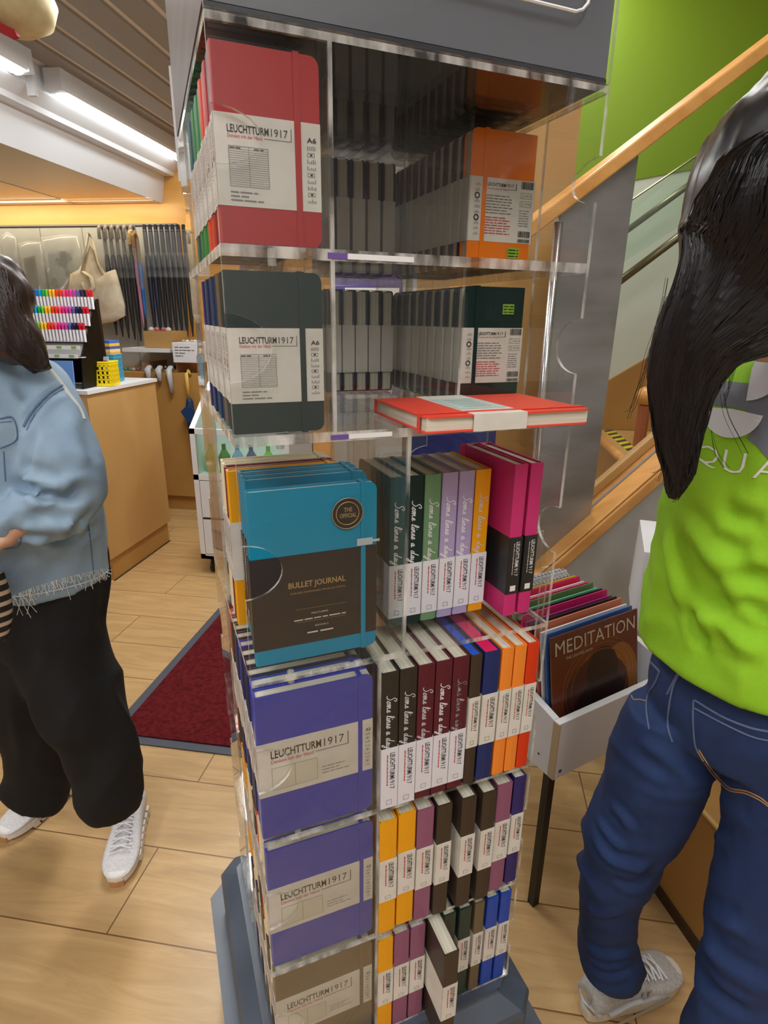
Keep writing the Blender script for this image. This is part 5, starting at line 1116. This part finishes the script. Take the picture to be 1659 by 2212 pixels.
lg.add([(.0, 0, .030), (.030, 0, .012), (.045, 0, .050), (.02, 0, .061)], [(0, 1, 2, 3)], 0)
lwm = mat('logo_white', srgb(220, 222, 228), .7); gA = MB(); gB = MB()
for f, mi in zip(lg.f, lg.m): (gB if mi else gA).add([lg.v[i] for i in f], [tuple(range(len(f)))])
gA = subdiv(gA, 4); lay(gA, st_, lc, rt, UP, bk, .0011); gA.obj('printed_emblem', greyp, shirt)
gB = subdiv(gB, 4); lay(gB, st_, lc, rt, UP, bk, .0026); gB.obj('printed_crescent', lwm, shirt)
# jeans
jb = MB(); tor(jb, [(.84, 0, .01, .165, .125), (.90, 0, .005, .178, .134), (.96, 0, .005, .172, .128), (1.03, 0, .01, .160, .118)], BC)
limb_px(jb, [(1452, 1535, .90, 92), (1430, 1620, .905, 104), (1400, 1720, .915, 98), (1350, 1810, .92, 88), (1326, 1890, .93, 74), (1316, 1970, .94, 61), (1312, 2035, .955, 60), (1324, 2080, .965, 66), (1330, 2110, .97, 52)], .9)
limb(jb, [(.50, .76, .88, .095), (.50, .74, .74, .088), (.485, .72, .60, .074), (.475, .70, .48, .064), (.465, .69, .32, .062), (.46, .68, .18, .056), (.458, .675, .085, .056)], 20, 4)
def jean_disp(v, n):
    k = max(0, 1 - abs(v.z - .50) / .16) + max(0, 1 - abs(v.z - .16) / .12) * .9; top = max(0, 1 - abs(v.z - .80) / .10) * .5
    a = fold(v, 5.5, (Ld * .93 + UP * .25).normalized(), 11, 3); return .010 * a * (.3 + k + top) + .0012 * mnoise.noise(v * 40)
jm = remesh(jb, .0065, 5, jean_disp)
def denim(name, a, c, sc=9, r=.8):
    m = noisy(mat(name, srgb(*a), r), srgb(*c), (sc, sc, sc * .6), (.32, .7), 6, bump=.35, bscale=700, dist=.4); return m
crease(jm, [([(1322, 1740), (1345, 1765), (1362, 1795)], .006, .009), ([(1280, 1800), (1310, 1850), (1350, 1870), (1400, 1872)], .008, .010), ([(1290, 1770), (1320, 1812), (1345, 1835)], .006, .008), ([(1330, 1895), (1370, 1910), (1420, 1868)], -.008, .010), ([(1268, 1960), (1300, 1975), (1350, 1965)], .006, .010), ([(1270, 2050), (1310, 2066), (1370, 2058)], .008, .010), ([(1275, 2085), (1315, 2105), (1370, 2088)], -.008, .009), ([(1380, 1600), (1440, 1640), (1500, 1690)], .006, .012), ([(1530, 1960), (1560, 1990), (1610, 2010)], .008, .012), ([(1510, 2020), (1560, 2080), (1640, 2130)], .008, .012), ([(1500, 2090), (1560, 2150), (1620, 2190)], -.008, .011), ([(1470, 1880), (1500, 1860), (1560, 1800)], .006, .012)])
jeans = put(jm, 'jeans', denim('dark_denim', (15, 36, 78), (30, 58, 106), 6), wg); jt = bvh(jm)
seamm = mat('seam', srgb(90, 104, 136), .8); orange_th = mat('orange_thread', srgb(170, 126, 84), .8); darkseam = denim('dark_seam', (38, 44, 66), (54, 60, 84), 30)
s1 = MB()
for line, r_, mi in (([(1441, 1500), (1466, 1450), (1475, 1440)], .0015, 0), ([(1475, 1442), (1455, 1480), (1445, 1530), (1443, 1570), (1452, 1602)], .0016, 0), ([(1425, 1450), (1415, 1475), (1400, 1500), (1396, 1530), (1402, 1575)], .0016, 0),
                    ([(1388, 1410), (1400, 1425), (1415, 1440), (1426, 1452)], .0022, 0), ([(1498, 1512), (1497, 1550), (1500, 1600), (1506, 1622)], .0014, 0), ([(1476, 1456), (1520, 1478), (1570, 1497), (1659, 1530)], .0014, 0), ([(1500, 1512), (1560, 1548), (1620, 1572), (1659, 1580)], .0018, 0),
                    ([(1500, 1530), (1560, 1562), (1620, 1590), (1659, 1600)], .0014, 0), ([(1506, 1622), (1530, 1660), (1555, 1690), (1577, 1708), (1610, 1714), (1640, 1728), (1659, 1742)], .0011, 1), ([(1509, 1619), (1533, 1656), (1558, 1686), (1579, 1703), (1612, 1709), (1642, 1723), (1659, 1737)], .0011, 1), ([(1358, 1470), (1366, 1508), (1382, 1511), (1398, 1515)], .0011, 1)):
    p = on_surface(jt, dense(line, 5), .0006)
    if len(p) > 1: s1.tube(p, r_, 6, mi)
s1.obj('stitching', [seamm, orange_th], jeans)
# hair
hc = pr(1722, 470, .735)
hb = MB(); 
rows_h = [(1735, 262, .735, 60), (1728, 300, .735, 142), (1716, 360, .73, 178), (1702, 430, .725, 202), (1688, 500, .72, 212), (1648, 580, .715, 204), (1580, 660, .705, 148), (1512, 740, .700, 102), (1478, 820, .70, 78), (1468, 900, .70, 58), (1466, 960, .70, 46), (1466, 1010, .70, 35), (1461, 1050, .70, 22), (1454, 1078, .70, 6)]
limb_px(hb, rows_h, .62, 44, 4)
hcap = MB(); hcap.lathe([(.118 * sin(q * pi / 14), -.128 * cos(q * pi / 14)) for q in range(15)], 28, 0, Matrix.Translation(pr(1765, 430, .75))); hb.add(hcap.v, hcap.f)
def hair_disp(v, n):
    d = Vector((v.x * 95, v.y * 95, v.z * 5)); return .0022 * mnoise.noise(d) + .006 * mnoise.noise(Vector((v.x * 30, v.y * 30, v.z * 3)))
hmesh = remesh(hb, .006, 14, hair_disp)
hairm = noisy(mat('black_hair', srgb(13, 11, 13), .34, 0, .45), srgb(24, 21, 24), (150, 150, 6), (.35, .7), 3)
hairo = put(hmesh, 'hair', hairm, wg); ht_ = bvh(hmesh)
# strands
rs = random.Random(11); hs = MB(); Pc = cr_interp([q for q in rows_h], 4)
for i in range(700):
    a = rs.uniform(-.88, .88); fl = rs.uniform(.0, 1); pts = []; j0 = rs.randint(1, 34); j1 = min(len(Pc) - 1, j0 + rs.randint(14, 30)); ph = rs.uniform(0, 6)
    for j in range(j0, j1 + 1, 2):
        q = Pc[j]; w_ = a * (1.0 + .02 * sin(j * .4 + ph)) * q[3] + (rs.random() < .0) ; c = pr(q[0], q[1], q[2]); t = (pr(*Pc[min(j + 1, len(Pc) - 1)][:3]) - pr(*Pc[j - 1][:3])).normalized(); v = (c - CAM).normalized(); wd = t.cross(v).normalized(); hw = q[3] * dep(c) / FPX
        sgn = -1 if wd.dot(CR) < 0 else 1; nn = (v * -1); pts.append(c + wd * sgn * a * hw * 1.01 + nn * math.sqrt(max(0, 1 - a * a)) * hw * .63 + wd * .0025 * sin(j * .5 + ph))
    pts = [((lambda h, q: h[0] - (q - CAM).normalized() * .0012 if h[0] is not None else q)(ht_.ray_cast(CAM, (q - CAM).normalized()), q)) for q in pts]
    if len(pts) > 2: hs.tube(pts, [.0002] + [.0009] * (len(pts) - 2) + [.0002], 4)
# loose strands: left wisps
for line in ([(1437, 640), (1425, 690), (1400, 760), (1385, 830), (1368, 880), (1356, 890)], [(1440, 600), (1432, 650), (1420, 700), (1398, 790), (1376, 850), (1360, 905)], [(1455, 950), (1445, 1000), (1425, 1015), (1408, 1022)], [(1430, 900), (1440, 980), (1425, 1040)], [(1540, 930), (1550, 980), (1570, 1010)], [(1560, 850), (1570, 900), (1600, 960), (1610, 980)], [(1500, 1000), (1480, 1050), (1450, 1085)], [(1480, 1020), (1470, 1060), (1450, 1080)], [(1610, 720), (1580, 780), (1568, 840)], [(1640, 690), (1600, 750), (1575, 830), (1560, 880)]):
    for k in range(3):
        a_, b_ = rs.uniform(-7, 7), rs.uniform(-9, 9); ds = dense(line, 4); hs.tube([pr(x + a_ + (b_ - a_) * j / len(ds), y, .70) for j, (x, y) in enumerate(ds)], .00022, 4)
hs.obj('hair_strands', hairm, hairo)
# body under the clothes: head, neck, arms, hands as one surface
bb = MB(); Hf = (Fd * .96 - UP * .25 - Ld * .1).normalized(); hcc = hc + Fd * .02 - UP * .0
P_ = head(bb, hcc, Hf, UP, 1.0); nk = BC + UP * 1.36
limb(bb, [tuple(nk) + (.058,), tuple(nk.lerp(hcc, .5)) + (.054,), tuple(hcc - Hf * .01) + (.056,)], 16, 3)
limb(bb, [tuple(BC + UP * 1.02) + (.12,), tuple(BC + UP * 1.2) + (.11,), tuple(BC + UP * 1.34) + (.10,)], 20, 3)
for s_ in (-1, 1):
    A = BC + Ld * (.15 if s_ > 0 else -.12) + UP * 1.36; E_ = A + Ld * (.035 if s_ > 0 else .06) + Fd * .20 - UP * .17; W_r = E_ - Ld * s_ * .06 + Fd * .20 + UP * .0
    limb(bb, [tuple(A) + (.046,), tuple(A.lerp(E_, .5)) + (.043,), tuple(E_) + (.037,), tuple(E_.lerp(W_r, .4)) + (.036,), tuple(W_r) + (.024,)], 14, 4); hand(bb, W_r, (W_r - E_), UP, 1.0, .55)
bm_ = remesh(bb, .0038, 2); bo = put(bm_, 'body', SKIN, wg); face_bits(P_, wg)
sneaker(wg, (.438, .972, 0), -61, 'grey', 'grey and cream sneaker with silver side emblem'); sneaker(wg, (.50, .70, 0), -50, 'grey', 'grey and cream sneaker mostly outside the picture')

# ---- woman in denim jacket at the left
wd_ = thing('person', 'person in light blue denim jacket, black wide trousers and white sneakers, walking', 'person', (0, 0, 0))
pb = MB(); limb_px(pb, [(125, 1180, 1.47, 96), (122, 1260, 1.47, 104), (112, 1330, 1.47, 106), (115, 1400, 1.46, 100)], .85)
limb_px(pb, [(122, 1340, 1.45, 92), (146, 1440, 1.43, 95), (182, 1530, 1.40, 90), (212, 1600, 1.39, 80), (228, 1672, 1.38, 73), (240, 1725, 1.37, 64), (246, 1757, 1.365, 48)], .85)
limb_px(pb, [(80, 1340, 1.50, 92), (66, 1450, 1.52, 90), (68, 1540, 1.56, 78), (80, 1610, 1.59, 62), (84, 1670, 1.61, 62), (74, 1715, 1.62, 66), (64, 1738, 1.62, 56)], .85)
def pant_disp(v, n): return .008 * fold(v, 2.2, (UP * .95 + CR * .3).normalized(), 8, 1.8) * 1.6 
pm_ = remesh(pb, .009, 5, pant_disp); put(pm_, 'trousers', noisy(mat('black_cloth', srgb(11, 11, 13), .9), srgb(17, 17, 20), (12, 12, 5)), wd_)
jk = MB(); limb_px(jk, [(20, 722, 1.44, 40), (-4, 752, 1.45, 96), (-16, 800, 1.46, 136), (-14, 880, 1.46, 158), (0, 980, 1.46, 166), (34, 1060, 1.46, 162), (78, 1150, 1.46, 142), (106, 1215, 1.46, 124), (122, 1262, 1.46, 112)], .78)
limb_px(jk, [(78, 800, 1.44, 42), (104, 850, 1.40, 56), (122, 930, 1.36, 70), (144, 1010, 1.335, 78), (158, 1060, 1.33, 68), (128, 1100, 1.31, 60), (76, 1112, 1.30, 60), (28, 1125, 1.30, 46), (8, 1160, 1.30, 36)], .85)
def jack_disp(v, n):
    a = fold(v, 7.7, (CR * .9 + UP * .2).normalized(), 8, 2.0); el = max(0, 1 - (v - pr(120, 1075, 1.31)).length / .13); return .013 * a * (.45 + 1.2 * el) + .003 * mnoise.noise(v * 18)
km = remesh(jk, .008, 4, jack_disp); crease(km, [([(35, 1038), (60, 1052), (90, 1072), (110, 1070)], -.014, .011), ([(50, 1020), (85, 1038), (130, 1052), (150, 1040)], .012, .012), ([(42, 1048), (48, 1068), (40, 1100)], -.010, .010), ([(60, 1085), (110, 1090), (160, 1095), (200, 1070)], .011, .014), ([(70, 930), (60, 980), (56, 1030)], -.012, .010), ([(134, 838), (100, 858), (74, 885), (56, 925)], -.009, .008), ([(20, 1150), (80, 1162), (140, 1160), (200, 1112)], -.014, .012), ([(150, 900), (170, 960), (185, 1010)], .006, .014), ([(90, 1115), (130, 1135), (160, 1130)], .008, .010), ([(150, 1180), (180, 1160), (215, 1130)], -.008, .010), ([(10, 830), (40, 870), (60, 900)], .007, .012)])
jack = put(km, 'denim_jacket', denim('light_denim', (128, 154, 180), (160, 184, 204), 5), wd_); kt = bvh(km)
sj = MB(); ls = mat('denim_seam', srgb(96, 118, 148), .8); lt = mat('denim_worn', srgb(206, 208, 204), .9)
for line, r_, mi in (([(134, 832), (110, 846), (84, 870), (62, 898), (50, 922)], .0035, 0), ([(140, 838), (116, 853), (91, 877), (69, 905), (57, 930)], .002, 0), ([(34, 725), (69, 746), (100, 787), (131, 825), (150, 852), (172, 880), (182, 905)], .004, 1), ([(0, 904), (28, 903), (36, 948), (0, 968)], .003, 0), ([(0, 912), (25, 910)], .0015, 0), ([(8, 975), (12, 1040)], .002, 0), ([(190, 1130), (196, 1180), (202, 1240)], .002, 0), ([(45, 1160), (40, 1180), (10, 1186), (0, 1183)], .003, 0), ([(20, 1290), (80, 1283), (150, 1268), (206, 1250), (236, 1230)], .003, 1)):
    p = on_surface(kt, dense(line, 5), .0)
    if len(p) > 1: sj.tube(p, r_, 6, mi, flat=.5)
sj.obj('stitched_seam', [ls, lt], jack)
fr_ = MB()
for i in range(130):
    u = rs.random(); x = 22 + u * 212; y = 1288 - u * 62 - 6 * sin(u * pi); L_ = rs.uniform(6, 26) * (2.2 if rs.random() < .12 else 1); b0 = (on_surface(kt, [(x, y)], .001) or on_surface(kt, [(x, y - 12)], .001) or [None])[0]
    if b0 is None: continue
    b0 = b0; fr_.tube([b0, b0 + Vector((rs.uniform(-.004, .004), 0, -L_ * .0011 * .5)), b0 + Vector((rs.uniform(-.012, .012), rs.uniform(-.01, .01), -L_ * .0011))], .0008, 4)
fr_.obj('frayed_hem', lt, jack)
# hair of the left person
h2 = MB(); limb_px(h2, [(-80, 560, 1.42, 60), (-62, 600, 1.40, 96), (-34, 650, 1.38, 100), (-4, 700, 1.36, 84), (34, 735, 1.345, 58), (66, 762, 1.335, 40), (90, 780, 1.33, 24), (104, 788, 1.33, 9)], .8, 30)
hm2 = remesh(h2, .008, 2, lambda v, n: .006 * mnoise.noise(Vector((v.x * 60, v.y * 60, v.z * 12)))); brown = noisy(mat('dark_brown_hair', srgb(36, 26, 26), .4, 0, .6), srgb(64, 46, 42), (90, 90, 20), (.35, .7), 3); ho2 = put(hm2, 'hair', brown, wd_)
s2 = MB()
h2t = bvh(hm2)
for i in range(260):
    a = rs.uniform(-1, 1); ph = rs.uniform(0, 6); base = cr_interp([(-30, 590), (0, 630), (30, 680), (58, 730), (88, 765), (108, 788)], 4); off = a * 44; j0 = rs.randint(0, 8)
    s2.tube([(lambda h, q: h[0] - (q - CAM).normalized() * .004 if h[0] is not None else q)(h2t.ray_cast(CAM, (q - CAM).normalized()), q) for q in [pr(x - 22 + off * (1.25 - k_ / 24) + 7 * sin(k_ * .8 + ph), y + 8 - off * .5 * (1 - k_ / 26) + 6 * cos(k_ * .7 + ph), 1.335) for k_, (x, y) in list(enumerate(base))[j0:]]], .0016, 4)
s2.obj('hair_strands', brown, ho2)
b2 = MB(); f2 = (Vector((-.55, -.8, 0))).normalized(); hc2 = pr(-95, 650, 1.42); P2_ = head(b2, hc2, f2, UP); tc_ = pr(-10, 800, 1.46)
limb(b2, [tuple(tc_ - UP * .03) + (.05,), tuple(tc_.lerp(hc2, .5)) + (.050,), tuple(hc2) + (.055,)], 14, 3); limb(b2, [tuple(pr(90, 1150, 1.47)) + (.08,), tuple(pr(10, 950, 1.47)) + (.09,), tuple(pr(-10, 830, 1.47)) + (.07,)], 18, 3)
w2 = pr(4, 1165, 1.30); limb(b2, [tuple(pr(70, 830, 1.44)) + (.035,), tuple(pr(120, 930, 1.37)) + (.035,), tuple(pr(146, 1050, 1.335)) + (.032,), tuple(pr(60, 1115, 1.30)) + (.026,), tuple(w2) + (.022,)], 14, 4)
hand(b2, w2, (pr(-60, 1195, 1.30) - w2), UP, .95, .35)
put(remesh(b2, .004, 2), 'body', SKIN, wd_); face_bits(P2_, wd_)
sneaker(wd_, (-.902, 1.155, 0), 199, 'white', 'white mesh sneaker nearest the camera'); sneaker(wd_, (-1.235, 1.235, .0), 166, 'white', 'white sneaker of the rear foot')
# striped shoulder bag at the left edge
sbag = MB(); limb_px(sbag, [(-16, 1235, 1.33, 22), (-14, 1290, 1.33, 34), (-12, 1340, 1.33, 34), (-14, 1385, 1.33, 24)], .6)
strp = mat('bag_stripes', srgb(30, 28, 28), .5); nt = strp.node_tree; wv = nt.nodes.new('ShaderNodeTexWave'); wv.bands_direction = 'Z'; wv.inputs['Scale'].default_value = 14; tc = nt.nodes.new('ShaderNodeTexCoord'); rp = nt.nodes.new('ShaderNodeValToRGB'); rp.color_ramp.elements[0].color = (.01, .01, .01, 1); rp.color_ramp.elements[0].position = .6; rp.color_ramp.elements[1].position = .7; rp.color_ramp.elements[1].color = (*srgb(190, 170, 150), 1)
nt.links.new(tc.outputs['Object'], wv.inputs[0]); nt.links.new(wv.outputs[0], rp.inputs[0]); nt.links.new(rp.outputs[0], nt.nodes['Principled BSDF'].inputs['Base Color'])
bo_ = put(remesh(sbag, .006, 3), 'shoulder_bag', strp, None); tag(bo_, 'black and beige striped bag carried at the left picture edge', 'bag')
